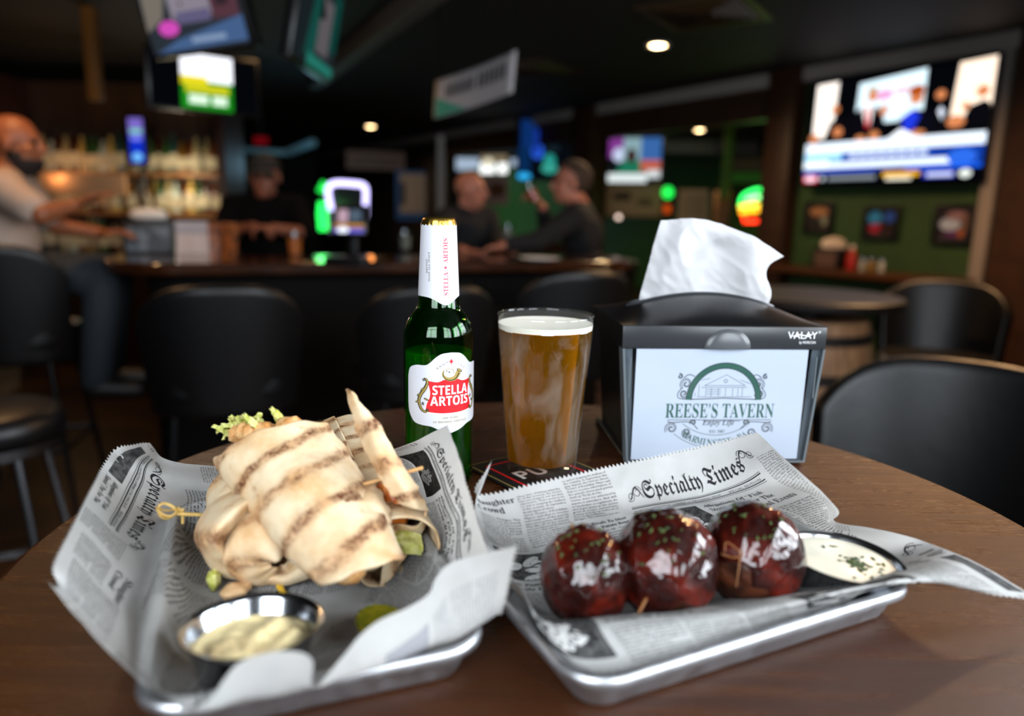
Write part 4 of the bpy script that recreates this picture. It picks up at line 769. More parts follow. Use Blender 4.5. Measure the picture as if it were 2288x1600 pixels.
def column(k, nlines, w=.0385, size=.00235):
    """justified body text: (x, y) pieces, top left at 0, 0"""
    i = (k * 23) % len(BODY); out = []; est = .50 * size
    for ln in range(nlines):
        row = []; L = 0
        while True:
            wd_ = BODY[i % len(BODY)]
            if L + (len(wd_) + (1 if row else 0)) * est > w and row: break
            row.append(wd_); L += (len(wd_) + 1) * est; i += 1
        out.append(' '.join(row))
    V = []; F = []; b = 0
    for ln, tx in enumerate(out):
        v, f = text2d(tx, size, width=w if ln % 7 != 6 else w * .7, res=1)
        V.append(v + np.array([0, -size * (ln + 1)])); F += [tuple(b + q for q in x) for x in f]; b += len(v)
    return np.concatenate(V), F
def photo(x0, y0, x1, y1, kind, seed):
    """a half-tone picture: dark ground, pale blobs"""
    r = random.Random(seed); w, h = x1 - x0, y1 - y0; P = [(slice2d(*rect2d(x0, y0, x1, y1), .004, .004), 1, 0)]
    if kind == 'heap':
        for k in range(16):
            cx, cy = x0 + w * r.uniform(.12, .88), y0 + h * (.1 + .7 * r.random() * (1 - abs(k % 5 - 2) * .15))
            P.append((slice2d(*oval2d(cx, cy, w * .105, h * .12, 18, r.uniform(-.6, .6)), .004, .004), 2, .00002 * (k + 1)))
            P.append((stroke2d([(cx - w * .08 + w * .16 * t, cy - h * (.13 - .06 * (2 * t - 1) ** 2)) for t in np.linspace(0, 1, 8)], h * .035), 0, .00002 * (k + 1) + .00001))
    else:
        for k in range(26):
            a = r.uniform(.4, PI - .3); R = r.uniform(.1, .72)
            P.append((slice2d(*oval2d(x0 + w * (.55 + .42 * R * math.cos(a)), y0 + h * (.05 + .95 * R * math.sin(a)), w * r.uniform(.03, .12), h * r.uniform(.03, .09), 12, a), .004, .004), 2, .00002 * (k % 6 + 1)))
        for k in range(14):
            P.append((oval2d(x0 + w * r.uniform(.5, .95), y0 + h * r.uniform(.05, .5), w * .02, h * .025, 8), 0, .00016))
    return P
def flourish(x, y, s, d=1):
    sw = .00045
    return [stroke2d([(x + d * (px - x), py) for px, py in spiral(x, y, s * .15, s * .5, .5, 1.4)], sw), stroke2d([(x + d * (px - x), py) for px, py in spiral(x + s * .75, y - s * .3, s * .1, s * .42, 2.5, 1.5)], sw),
            stroke2d([(x + d * s * (t * 1.5 - .6), y + s * (.55 * math.sin(t * 4.6 - .6)) - .2 * s) for t in np.linspace(0, 1, 24)], [sw * (1 + 1.6 * math.sin(PI * t)) for t in np.linspace(0, 1, 24)])]
def page_block(dx, dy, k):
    """one printed page block, .27 wide and .135 tall, top left corner at dx, dy: list of (shape, ink index, lift)"""
    P = []; add = lambda vf, x, y, m=0, l=0: P.append((sh(vf, dx + x, dy + y), m, l))
    # masthead
    add(slice2d(*text2d(FRAK('Specialty Times'), .0172, res=3, width=.104), .003, .003), .149, -.0245)
    for x, y, s, d in ((.144, -.019, .009, -1), (.2575, -.013, .009, 1)):
        for q in flourish(x, y, s, d): add(q, 0, 0)
    for y in (-.0305, -.0321, -.0375, -.0391): add(slice2d(*rect2d(.136, y, .262, y + (.0009 if y in (-.0321, -.0375) else .0004)), .003), 0, 0)
    add(text2d('\u00a9CANTEEN CORPORATION \u2022 A MEMBER OF THE COMPASS GROUP', .0031, res=1, width=.084), .1375, -.0360)
    add(text2d('SPECIAL EDITION', .0031, res=1, width=.030), .2285, -.0360)
    for vf, m, l in photo(.138, -.083, .193, -.043, 'splash', 5 + k): P.append((sh(vf, dx, dy), m, l))
    for i, (tx, w) in enumerate((('Allegations Of \u201cFish', .052), ('Stories\u201d Par For The', .053), ('Course At Local Events', .062))): add(text2d(BITAL(tx), .0062, res=2, width=w), .198, -.0485 - i * .0068)
    add(column(k + 1, 11, .0345, .0023), .198, -.0655); add(column(k + 2, 27, .031, .0023), .2345, -.0655); add(column(k + 6, 46, .026, .0021), .268, -.020)
    add(column(k + 3, 18, .038, .0023), .138, -.087)
    # left half
    for i, tx in enumerate(('Slaughter', 'Crowd')): add(text2d(BOLD(tx), .0085, res=2), .004, -.010 - i * .0088)
    add(column(k + 4, 13, .034, .0023), .004, -.0225); add(column(k + 5, 20, .038, .0023), .042, -.004); add(column(k + 6, 15, .040, .0023), .084, .001)
    for i, (tx, w) in enumerate((('Top Rivals To Meet', .040), ('In The Potato Bowl', .040))): add(text2d(BOLD(tx), .0047, res=2, width=w), .088, -.042 - i * .0054)
    add(text2d('GRAND FORK, ND \u2013 For those', .0026, res=1, width=.040), .088, -.0515)
    add(column(k + 7, 34, .040, .0023), .088, -.052)
    for vf, m, l in photo(.006, -.083, .080, -.055, 'heap', 3 + k): P.append((sh(vf, dx, dy), m, l))
    for i, (tx, w) in enumerate((('Fish Pond Draws', .045), ('Caught Up Crowd', .047))): add(text2d(BITAL(tx), .0062, res=2, width=w), .006, -.092 - i * .007)
    add(column(k + 2, 14, .036, .0023), .004, -.1015); add(column(k, 14, .036, .0023), .044, -.1015)
    return P
def print_page(ox, st):
    """print covering the whole .305 sheet, as arrays of uv in metres"""
    out = []; k = 0
    for j in range(3):
        for i in (-1, 0, 1):
            out += page_block(i * .300 + ox + j * st, -.003 - j * .138, k * 3); k += 1
    return out
def over_pan(A, pan, L, W, gap):
    """lift the sheet A out of the walls of its pan"""
    a = pan.rotation_euler.z; c, s = math.cos(a), math.sin(a); x, y = A[..., 0] - pan.location.x, A[..., 1] - pan.location.y
    lx, ly = np.abs(x * c + y * s), np.abs(-x * s + y * c); r = .026
    qx, qy = lx - (L / 2 - r), ly - (W / 2 - r)
    d = -(np.hypot(np.maximum(qx, 0), np.maximum(qy, 0)) + np.minimum(np.maximum(qx, qy), 0) - r)
    z = np.interp(d, [-.012, -.004, 0, .002, .0062, .0075, .0120, .0150, .02], [0, .012, .0238, .0252, .0252, .0222, .008, .0036, .0018])
    A[..., 2] = np.maximum(A[..., 2], TOP + z + gap); return A
def even(A, ax):
    """respace the sheet's points evenly along one direction"""
    B = A if ax == 0 else A.transpose(1, 0, 2); out = np.empty_like(B); n = B.shape[0]
    for k in range(B.shape[1]):
        L = np.concatenate([[0], np.cumsum(np.linalg.norm(np.diff(B[:, k], axis=0), axis=1))]); t = np.linspace(0, L[-1], n)
        for c in range(3): out[:, k, c] = np.interp(t, L, B[:, k, c])
    return out if ax == 0 else out.transpose(1, 0, 2)
def smooth_sheet(A, n):
    for _ in range(n):
        B = A.copy(); B[1:-1, 1:-1] = (A[:-2, 1:-1] + A[2:, 1:-1] + A[1:-1, :-2] + A[1:-1, 2:]) / 4; A = B
    return A
def make_liner(rows, label, rot, seed, pan, L, W, ox, wr=.0016):
    nu, nv = 321, 200
    A = even(even(even(sheet(rows, nu, nv), 1), 0), 1)[::-1].copy()                 # v 0 = front
    A = smooth_sheet(over_pan(A, pan, L, W, .0012), 30)
    N = normals(A); sgn = 1 if N[nv // 2, nu // 2, 2] > 0 else -1
    U, V = np.meshgrid(np.linspace(0, 1, nu), np.linspace(0, 1, nv))
    h = np.zeros((nv, nu))
    for j in range(0, nv):
        for i in range(0, nu):
            x, y = U[j, i], V[j, i]
            cr = noise.noise(Vector((x * 3.1 + y * 1.7 + seed, y * 2.6 - x, seed))); cr2 = noise.noise(Vector((x * 7 - y * 5, y * 8 + x * 3, seed + 9)))
            h[j, i] = (.5 - abs(cr)) * 1.3 + (.5 - abs(cr2)) * .8 + noise.noise(Vector((x * 22, y * 19, seed))) * .18
    h -= h.mean(); lift = np.clip((A[..., 2] - TOP) / .02, .12, 1)
    A = A + N * sgn * (h * wr * lift)[..., None]; A = over_pan(A, pan, L, W, .0008)
    # saw-tooth cut along two opposite edges
    tri = lambda t: np.abs((t % 1) - .5) * 2
    if rot: ed = [(slice(None), -1, slice(None), -3, V[:, 0]), (slice(None), 0, slice(None), 2, V[:, 0])]
    else: ed = [(-1, slice(None), -3, slice(None), U[0]), (0, slice(None), 2, slice(None), U[0])]
    for a, b, c, d, t in ed:
        E = A[a, b] - A[c, d]; E = E / np.maximum(1e-9, np.linalg.norm(E, axis=1))[:, None]
        tt = tri(t * (nv - 1) / 3.0) if rot else tri(t * (nu - 1) / 4.0)
        A[a, b] = A[c, d] + E * (.0006 + .0026 * tt)[:, None]
    N = normals(A) * sgn
    mb = MB(); f = grid_faces(nv, nu)
    if sgn < 0: f = [q[::-1] for q in f]
    mb.add(A.reshape(-1, 3), f); liner = tag(mb.build('newspaper_liner', m_paper, None, 180), label, 'paper')
    pm = MB(); LU = np.linalg.norm(np.diff(A, axis=1), axis=2).sum(1); LV = np.linalg.norm(np.diff(A, axis=0), axis=2).sum(0)
    cu, cv = LU.mean(), (LV[-nu // 3:].mean() if rot else LV.mean())
    for (v, ff), mi, l in print_page(*ox):
        if rot: qv = 1 - v[:, 0] / cv; qu = 1 + v[:, 1] / cu      # page top towards the right edge
        else: qu = v[:, 0] / cu; qv = 1 + v[:, 1] / cv
        q = np.stack([qu, qv], 1)
        if q[:, 0].max() < .006 or q[:, 0].min() > .994 or q[:, 1].max() < .006 or q[:, 1].min() > .994: continue
        ok = (q[:, 0] > .006) & (q[:, 0] < .994) & (q[:, 1] > .006) & (q[:, 1] < .994)
        P = sample(A, N, q, .00022 + l)
        if not ok.all(): ff = [x for x in ff if all(ok[i] for i in x)]
        pm.add(P, ff, mi)
        if ok.all(): pm.add(sample(A, N, q, -.00022), [x[::-1] for x in ff], 3)     # the ink showing through the back
    pm.build('print', [m_ink, m_inkg, m_inkw, mat('ink_showing_through', '#86868a', .8, spec=.2)], liner, 180)
    return A, N
rowsR = [
    [(1098, 1032, .080), (1066, 1106, .055), (1220, 1075, .060), (1400, 1032, .066), (1560, 996, .070), (1692, 966, .075)],
    [(1062, 1135, .046), (1075, 1165, .040), (1230, 1140, .043), (1420, 1105, .048), (1600, 1065, .052), (1760, 1030, .066)],
    [(1062, 1185, .032), (1110, 1225, .022), (1250, 1205, .022), (1430, 1172, .024), (1630, 1135, .028), (1800, 1105, .044), (1870, 1133, .050)],
    [(1090, 1240, .030), (1150, 1280, .005), (1300, 1260, .004), (1480, 1230, .004), (1680, 1195, .004), (1830, 1180, .014), (1864, 1165, .034)],
    [(1120, 1290, .030), (1180, 1330, .006), (1330, 1310, .004), (1530, 1280, .004), (1740, 1245, .004), (1900, 1215, .010), (1965, 1182, .032)],
    [(1165, 1308, .034), (1212, 1375, .006), (1370, 1365, .004), (1570, 1332, .004), (1790, 1295, .004), (1960, 1255, .012), (2060, 1208, .030)],
    [(1180, 1345, .034), (1215, 1397, .030), (1400, 1384, .030), (1560, 1372, .033), (1750, 1345, .034), (1900, 1316, .036), (2050, 1282, .036), (2170, 1250, .030)],
    [(1212, 1402, .028), (1312, 1505, .016), (1500, 1472, .016), (1700, 1415, .016), (1900, 1347, .018), (2050, 1292, .026), (2180, 1322, .020), (2330, 1345, .012)]]
rowsL = [
    [(335, 990, .075), (372, 1027, .050), (470, 1040, .035), (600, 1040, .030), (760, 1030, .040), (880, 1005, .060), (1000, 951, .090)],
    [(262, 1000, .068), (370, 1075, .030), (480, 1090, .014), (600, 1100, .008), (750, 1090, .008), (900, 1050, .030), (1025, 1015, .085)],
    [(225, 1050, .060), (345, 1130, .025), (470, 1160, .007), (600, 1170, .005), (760, 1160, .005), (930, 1120, .022), (1045, 1085, .078)],
    [(190, 1120, .055), (320, 1200, .022), (450, 1240, .005), (590, 1250, .004), (780, 1230, .004), (950, 1190, .014), (1062, 1150, .062)],
    [(150, 1200, .052), (300, 1290, .018), (450, 1330, .004), (590, 1340, .004), (800, 1310, .004), (960, 1270, .010), (1085, 1215, .054)],
    [(120, 1265, .050), (290, 1380, .016), (440, 1430, .004), (600, 1430, .004), (820, 1390, .004), (985, 1340, .010), (1110, 1270, .045)],
    [(125, 1310, .040), (290, 1460, .022), (430, 1585, .020), (540, 1578, .020), (640, 1560, .020), (705, 1543, .021), (800, 1522, .023), (880, 1497, .023), (960, 1465, .023), (1035, 1437, .023), (1118, 1375, .028)],
    [(105, 1300, .045), (262, 1478, .030), (425, 1590, .024), (545, 1474, .046), (690, 1464, .046), (700, 1537, .024), (765, 1468, .036), (832, 1396, .046), (950, 1335, .050), (1000, 1262, .060), (1155, 1221, .072)]]
linR = make_liner(rowsR, 'printed newspaper liner in the tray of glazed meatballs', False, 3.3, panR, .241, .165, (.02, .136))
linL = make_liner(rowsL, 'printed newspaper liner in the tray of grilled wraps', True, 7.1, panL, .165, .241, (-.122, .15))

# ---- the bottle
BC = tp(980, 1070, 0); BT = TOP
_e = Vector((-BC.x, -BC.y, 0)).normalized(); _er = Vector((-_e.y, _e.x, 0))
_er = _er if _er.x > 0 else -_er
LA = math.radians(20)
bottle = thing('beer_bottle', (BC.x, BC.y, TOP), 0, 'green glass beer bottle with white neck sleeve and red and white label', 'bottle')
def to_bottle(rfun, lift=.0004):
    def f(v):
        out = []
        for x, z in v:
            r = rfun(z) + lift; th = x / max(r, .012) + LA; d = _er * math.sin(th) + _e * math.cos(th); out.append((d.x * r, d.y * r, z))
        return out
    return f
BP = [(.0275, 0), (.0298, .0022), (.0305, .007), (.0305, .128), (.0303, .1335), (.0296, .1388), (.0278, .1440), (.0250, .1488), (.0218, .1528), (.0192, .1562), (.0178, .1600), (.0171, .166), (.0167, .172), (.0152, .204), (.0140, .223), (.0140, .2275), (.0128, .2285)]
brad = lambda z: float(np.interp(z, [p[1] for p in BP], [p[0] for p in BP]))
def thin_glass(name, tint, ior=1.5, rough=.02):
    t = NT(name); a_ = t.n('ShaderNodeBsdfTransparent', i_Color=lin(tint)); g_ = t.n('ShaderNodeBsdfGlossy', i_Roughness=rough); x_ = t.n('ShaderNodeMixShader'); t.t.links.new(schlick(t), x_.inputs[0]); t.t.links.new(a_.outputs[0], x_.inputs[1]); t.t.links.new(g_.outputs[0], x_.inputs[2]); t.t.links.new(x_.outputs[0], t.out.inputs[0]); return t, x_
m_bglass = thin_glass('green_bottle_glass', (.26, .74, .26), 1.52)[0].m
inner = [(0, .0075), (.020, .0062), (.0270, .0075), (.0284, .012)] + [(r - .0021, z) for r, z in BP[3:-1]] + [(.0118, .2285)]
mb = MB(); mb.lathe([(0, .002), (.022, .002), (.025, 0)] + BP + inner[::-1], 72); mb.build('glass_body', m_bglass, bottle, 60)
cr = MB(); cr.lathe([(.0152, .2262), (.0150, .2272), (.0144, .2295), (.0136, .2318), (.0122, .2330), (0, .2333)], 84, wob=lambda a, z: .022 * math.cos(21 * a) if z < .2285 else 0); cr.lathe([(.0128, .2263), (.0150, .2262)], 84)
cr.build('crown_cap', mat('gold_crown_cap', '#c9a24a', .28, 1), bottle)
_t = NT('lager_in_bottle'); _v = _t.n('ShaderNodeBsdfTranslucent', i_Color=lin('#bcd858')); _r = _t.n('ShaderNodeBsdfRefraction', i_IOR=1.33, i_Color=lin('#c8d060')); _x = _t.n('ShaderNodeMixShader'); _x.inputs[0].default_value = .25
_t.t.links.new(_v.outputs[0], _x.inputs[1]); _t.t.links.new(_r.outputs[0], _x.inputs[2]); _t.t.links.new(_x.outputs[0], _t.out.inputs[0])
mb = MB(); mb.lathe([(0, .0078), (.020, .0065), (.0268, .0078), (.0282, .0122), (.0286, .119), (0, .119)], 64); tag(mb.build('bottled_lager', _t.m, None, 60, loc=(BC.x, BC.y, TOP)), 'lager filling the lower half of the green beer bottle', 'beer')
# neck sleeve
m_label = mat('white_label_paper', '#c8c9d0', .45); m_red = mat('label_red', '#c8141f', .45); m_redp = mat('label_pink_red', '#d8304a', .5); m_gold = mat('label_gold', '#a8924e', .4, .3); m_olive = mat('label_dark_olive', '#2a2a14', .5); m_lgrey = mat('label_grey', '#6e6a66', .5); m_lwhite = mat('label_white', '#f2f2f2', .45)
low = lambda th: .1672 - .0068 * math.exp(-((th - LA) / .55) ** 2)
def sleeve(a, b):
    th = a * 2 * PI; z0 = low(((th + PI) % (2 * PI)) - PI); z = z0 + (.2268 - z0) * b; r = float(np.interp(z, [.16, .17, .227], [.0178, .0175, .0151])) ; r = max(r, brad(z) + .0003)
    d = _er * math.sin(th) + _e * math.cos(th); return (d.x * r, d.y * r, z)
mb = MB(); mb.grid(sleeve, 97, 24); mb.build('neck_sleeve', m_label, bottle, 180)
srad = lambda z: max(float(np.interp(z, [.16, .17, .227], [.0178, .0175, .0151])), brad(z) + .0003)
def vert(vf, x0, z0): v, f = vf; return np.stack([x0 - v[:, 1], z0 + v[:, 0]], 1), f
mb = MB(); ft = to_bottle(srad, .00025)
for tx, z0, w in (('STELLA', .1682, .0195), ('ARTOIS', .1955, .0205)):
    v, f = vert(text2d(BOLD(tx), .0060, res=3, width=w), .0022, z0); mb.add(ft(v), f, 0)
v, f = star2d(0, .1918, .0019, .0007, 8, 0, (0, 4)); mb.add(ft(v), [(i, (i + 1) % 16, 8 * 0 + (i + 1) % 16) for i in range(0)] + f, 0)
v, f = vert(text2d('\u00ae', .0018, res=2), -.0008, .2168); mb.add(ft(v), f, 1)
for tx, x, z0, w in (('BREWED', -.0158, .1868, .0115), ('WITH ALL MALT', -.0135, .1800, .0245)): v, f = vert(text2d(BOLD(tx), .0021, res=2, width=w), x, z0); mb.add(ft(v), f, 1)
mb.build('neck_print', [m_redp, m_lgrey], bottle, 180)
# body label
def sym(half): return half + [(-x, z) for x, z in half[::-1] if x != 0]
half = crom([(0, .1222), (.008, .1212), (.0135, .1178), (.0185, .1132), (.0225, .1112), (.031, .1108), (.0385, .1075), (.0412, .100)], 26).tolist() + crom([(.0414, .078), (.040, .069), (.034, .0612), (.026, .0592), (.017, .0583), (.009, .0548), (0, .0522)], 22).tolist()
out = [(x, z) for x, z in half] + [(-x, z) for x, z in half[-2:0:-1]]
fb = to_bottle(brad, .0003); mb = MB()
v, f = slice2d(*fan2d(out), .0022); mb.add(fb(v), f); mb.build('front_label', m_label, bottle, 180)
pr = MB()
def lab(vf, m, l): v, f = vf; pr.add(to_bottle(brad, l)(v), f, m)
shield = crom([(-.0215, .0985), (-.012, .0972), (-.006, .0992), (0, .1000), (.006, .0992), (.012, .0972), (.0215, .0985)], 28).tolist() + crom([(.0215, .0985), (.0188, .0925), (.0182, .085), (.0212, .0775), (.0222, .0712)], 12).tolist()[1:] + crom([(.0222, .0712), (.011, .0702), (0, .0699), (-.011, .0702), (-.0222, .0712)], 20).tolist()[1:] + crom([(-.0222, .0712), (-.0212, .0775), (-.0182, .085), (-.0188, .0925), (-.0215, .0985)], 12).tolist()[1:-1]
lab(slice2d(*fan2d([(x * 1.04, (z - .085) * 1.05 + .085) for x, z in shield]), .0022), 3, .00035)
lab(slice2d(*fan2d(shield), .0022), 0, .0004)
for tx, z, w in (('STELLA', .0862, .0325), ('ARTOIS', .0768, .0355)):
    v, f = text2d(SANSB(tx), .0112, 'CENTER', res=4, width=w); lab(slice2d(v + np.array([0, z]), f, .0012), 3, .00055)
lab(sh(text2d('\u00ae', .002), .018, .0838), 3, .00048)
lab(star2d(0, .1146, .0024, .0008, 8, PI / 8, ()), 0, .0005); lab(star2d(0, .1146, .0038, .0004, 4, PI / 2), 0, .0005)
for i, ch in enumerate('ANNO'): lab(sh(text2d(ch, .0027, 'CENTER'), -.0115 + i * .0026, .1083 + i * .0016, .55 - i * .05), 2, .0005)
for i, ch in enumerate('1366'): lab(sh(text2d(ch, .0027, 'CENTER'), .0042 + i * .0026, .1132 - i * .0017, -.4 - i * .05), 2, .0005)
for tx, z, w in (('600 YEARS', .0650, .0145), ('OF BREWING HERITAGE', .0615, .0315)): v, f = text2d(tx, .0026, 'CENTER', res=2, width=w); lab((v + np.array([0, z]), f), 4, .0005)
# horn and scrolls
hp = crom([(-.0066, .1070), (-.0072, .1035), (-.0045, .1003), (0, .0993), (.0042, .1008), (.0072, .1052)], 20); lab(stroke2d(hp, np.linspace(.0008, .0052, 20)), 1, .0005)
lab(stroke2d(hp + np.array([.0002, -.0009]), np.linspace(.0003, .0012, 20)), 5, .00053)
lab(oval2d(.0078, .1064, .0030, .0013, 16, -.5), 5, .00054); lab(oval2d(.0078, .1065, .0023, .0008, 16, -.5), 1, .00056)
lab(stroke2d(crom([(-.0066, .107), (-.003, .1084), (.001, .1078), (.003, .104)], 14), .0004), 4, .0005); lab(star2d(-.0018, .1056, .0013, .0004, 4), 5, .0005); lab(star2d(-.0040, .1066, .0009, .0003, 4), 5, .0005)
for s in (-1, 1):
    P = crom([(-.0232, .1000), (-.0215, .0992), (-.0205, .0965), (-.0225, .0915), (-.0265, .0860), (-.0285, .0800), (-.0262, .0735), (-.0222, .0710), (-.0198, .0728)], 40); W = .0008 + .0026 * np.sin(np.linspace(.15, 3.0, 40))
    lab(stroke2d([(s * x, z) for x, z in P], W if s < 0 else W), 5, .00044); lab(stroke2d([(s * (x + .0003), z) for x, z in P], W * .45), 1, .00048)
    for x, z, r, a in ((-.0238, .0990, .0014, 0), (-.0205, .0722, .0016, 2), (-.0248, .0778, .0013, 1)): lab(stroke2d([(s * p, q) for p, q in spiral(x, z, r * .2, r, a, 1.2, 16)], .0008), 5, .0005)
    for x, z, a in ((-.0250, .0905, 2.4), (-.0285, .0855, 2.6), (-.0300, .0790, 3.0), (-.0215, .0820, .4)): lab(oval2d(s * x, z, .0024, .0009, 12, a if s < 0 else PI - a), 5, .00046); lab(oval2d(s * x, z, .0015, .0004, 12, a if s < 0 else PI - a), 1, .0005)
pr.build('label_print', [m_red, m_gold, m_lgrey, m_lwhite, m_gold, m_olive], bottle, 180)

# ---- the pint
GC = tp(1209, 1054, 0)
def frosted_glass():
    t, x = thin_glass('pint_glass', (.97, .98, .97), 1.5, .02)
    n = t.noise(t.coord('Object', (1, 1, .4)), 48, 5, .6, .8); z = t.n('ShaderNodeSeparateXYZ'); t.t.links.new(t.coord('Object'), z.inputs[0])
    hm = t.n('ShaderNodeMapRange', i_1=.139, i_2=.128); t.t.links.new(z.outputs[2], hm.inputs[0])
    fr = t.math('MULTIPLY', t.ramp(n, (.46, 0.0), (.66, .09)), hm.outputs[0]); df = t.n('ShaderNodeBsdfTranslucent', i_Color=lin('#d8d4cc')); d2 = t.n('ShaderNodeBsdfDiffuse', i_Color=lin('#d8d4cc')); ad = t.n('ShaderNodeMixShader'); ad.inputs[0].default_value = .5
    t.t.links.new(df.outputs[0], ad.inputs[1]); t.t.links.new(d2.outputs[0], ad.inputs[2]); m2 = t.n('ShaderNodeMixShader'); t.t.links.new(fr, m2.inputs[0]); t.t.links.new(x.outputs[0], m2.inputs[1]); t.t.links.new(ad.outputs[0], m2.inputs[2]); t.t.links.new(m2.outputs[0], t.out.inputs[0]); return t.m
glass = thing('pint_glass', (GC.x, GC.y, TOP + .0022), 0, 'tall clear pint glass with a wet frosted outside on a beer mat', 'glass')
GP = [(.0300, 0), (.0316, .0012), (.0320, .004), (.0440, .1455), (.0438, .1472), (.0428, .1480), (.0420, .1472), (.0418, .1450), (.0430, .1410)]
GI = [(.0320, .0125), (.0300, .0112), (0, .0108)]
mb = MB(); mb.lathe([(0, .0012), (.027, .0012)] + GP + GI, 96); mb.build('glass_wall', frosted_glass(), glass, 50)
def beer_material():
    t = NT('golden_lager'); n = t.noise(t.coord('Object', (1, 1, .5)), 26, 3)
    tl = t.n('ShaderNodeBsdfTranslucent'); t.set(tl.inputs[0], t.mix(n, '#e0a01c', '#f2c648')); df = t.n('ShaderNodeBsdfDiffuse', i_Color=lin('#c48a12'))
    rf = t.n('ShaderNodeBsdfRefraction', i_IOR=1.33, i_Color=lin('#dca428')); a = t.n('ShaderNodeMixShader'); b = t.n('ShaderNodeMixShader'); a.inputs[0].default_value = .28; b.inputs[0].default_value = .68
    t.t.links.new(tl.outputs[0], a.inputs[1]); t.t.links.new(df.outputs[0], a.inputs[2]); t.t.links.new(a.outputs[0], b.inputs[1]); t.t.links.new(rf.outputs[0], b.inputs[2]); t.t.links.new(b.outputs[0], t.out.inputs[0]); return t.m
gin = lambda z: .03195 + (z - .0125) * (.0430 - .03195) / (.141 - .0125) - .0001
mb = MB(); mb.lathe([(0, .0112), (.0298, .0115), (gin(.0125), .0128), (gin(.1345), .1345), (0, .1345)], 80)
beer = tag(mb.build('lager', beer_material(), None, 50, loc=(GC.x, GC.y, TOP + .0022)), 'golden lager with a thin white head in the pint glass', 'beer')
mb = MB(); mb.lathe([(gin(.1338), .1340), (gin(.1395), .1393), (gin(.1395) - .004, .1388), (0, .1386)], 80, wob=lambda a, z: .0006 * math.sin(a * 7)); mb.lathe([(0, .1340), (gin(.1338), .1340)], 80)
mb.build('foam', mat('beer_foam', '#efe9dd', .7, sss=.3, bump=(700, .4, .0006)), beer)
# ---- the beer mat
mt = thing('beer_mat', (GC.x - .004, GC.y - .001, TOP), math.radians(38), 'black square beer mat with red outline under the pint glass', 'coaster')
mb = MB(); mb.box((0, 0, .0011), (.098, .098, .0021), bev=.0004); mb.build('board', mat('beer_mat_black', '#0d0c0c', .6), mt)
pm = MB()
def ring2d(h, w): return [stroke2d([(-h, -h), (h, -h)], w), stroke2d([(h, -h), (h, h)], w), stroke2d([(h, h), (-h, h)], w), stroke2d([(-h, h), (-h, -h)], w)]
def flat(vf, m, z=.00225): v, f = vf; pm.add([(x, y, z) for x, y in v], f, m)
for q in ring2d(.0455, .0014): flat(q, 1)
for q in ring2d(.034, .0026): flat(q, 0)
v, f = text2d(SANSB('PU'), .026, res=3); v = np.stack([-.028 + v[:, 0], -.012 + v[:, 1]], 1); flat((v, f), 2, .0023)
pm.build('print', [m_red, m_gold, m_lwhite], mt, 180)

# ---- the napkin dispenser
DX = tp(1597, 1037, 0)
disp = thing('napkin_dispenser', (DX.x, .672, TOP), math.radians(4.5), 'black tabletop napkin dispenser with a tavern sign in its clear front', 'dispenser')
m_blk = mat('black_plastic', '#0c0c0d', .32, spec=.5, bump=(900, .05, .0002)); m_blk2 = mat('dark_grey_plastic', '#2c2e31', .3)
def taper(mb, x0, x1, y0, y1, z0, z1, x0t, x1t, y0t=None, y1t=None, mi=0):
    y0t = y0 if y0t is None else y0t; y1t = y1 if y1t is None else y1t
    mb.add([(x0, y0, z0), (x1, y0, z0), (x1, y1, z0), (x0, y1, z0), (x0t, y0t, z1), (x1t, y0t, z1), (x1t, y1t, z1), (x0t, y1t, z1)], [(3, 2, 1, 0), (4, 5, 6, 7), (0, 1, 5, 4), (1, 2, 6, 5), (2, 3, 7, 6), (3, 0, 4, 7)], mi); return mb
BEV = [('BEVEL', dict(width=.002, segments=3, limit_method='ANGLE'))]
mb = MB(); taper(mb, -.084, .084, .006, .145, .002, .116, -.092, .092); taper(mb, -.09, .09, .002, .15, 0, .006, -.09, .09)
mb.build('body', m_blk, disp, 40, BEV)
DW, DD, ZB, ZT = .0995, .152, .1155, .1375
def lid(a, b):
    x = (a * 2 - 1) * DW; y = -.002 + b * DD; q = 1 - (x / DW) ** 2
    return (x, y, ZT + .0235 * q * math.sin(PI * min(1, max(0, b))) ** .8)
mb = MB(); mb.grid(lid, 41, 25); n0 = len(mb.v)
edge = [lid(k / 40, 0) for k in range(41)] + [lid(1, k / 24) for k in range(1, 25)] + [lid(1 - k / 40, 1) for k in range(1, 41)] + [lid(0, 1 - k / 24) for k in range(1, 24)]
N = len(edge); V = [(x, y, z) for x, y, z in edge] + [(x * .992, y, ZB) for x, y, z in edge]
mb.add(V, [(k, N + k, N + (k + 1) % N, (k + 1) % N) for k in range(N)] + [tuple(range(N, 2 * N))]); lidm = mb.build('lid', m_blk, disp, 30)
# slot with its raised lip
def slot(a, b):
    x = (a * 2 - 1) * .078; y0 = .0735 + (b * 2 - 1) * .0085 * math.sqrt(max(0, 1 - (a * 2 - 1) ** 4)); p = lid((x / DW + 1) / 2, (y0 + .002) / DD); return (p[0], p[1], p[2] + .0006)
mb = MB(); mb.grid(slot, 40, 5); mb.build('slot', mat('slot_black', '#020202', .9), disp)
rim = [slot(k / 30, 0) for k in range(31)]; rim2 = [slot(1 - k / 30, 1) for k in range(31)]
mb = MB(); mb.tube(rim, .0016, 8); mb.tube(rim2, .0016, 8); mb.build('slot_lip', m_blk2, disp)
mb = MB(); mb.box((-.0005, -.0031, .1266), (.1975, .0024, .0210), bev=.0008); mb.build('front_band', m_blk2, disp)
mb = MB()
def tab(a, b): th = a * PI; r = b * .0225; return (.002 + r * math.cos(th), -.0045 - .0045 * math.sqrt(max(0, 1 - b * b)), .1165 + r * math.sin(th) * .82)
mb.grid(tab, 30, 10); mb.build('thumb_tab', mat('grey_plastic_tab', '#4b4d50', .25), disp)
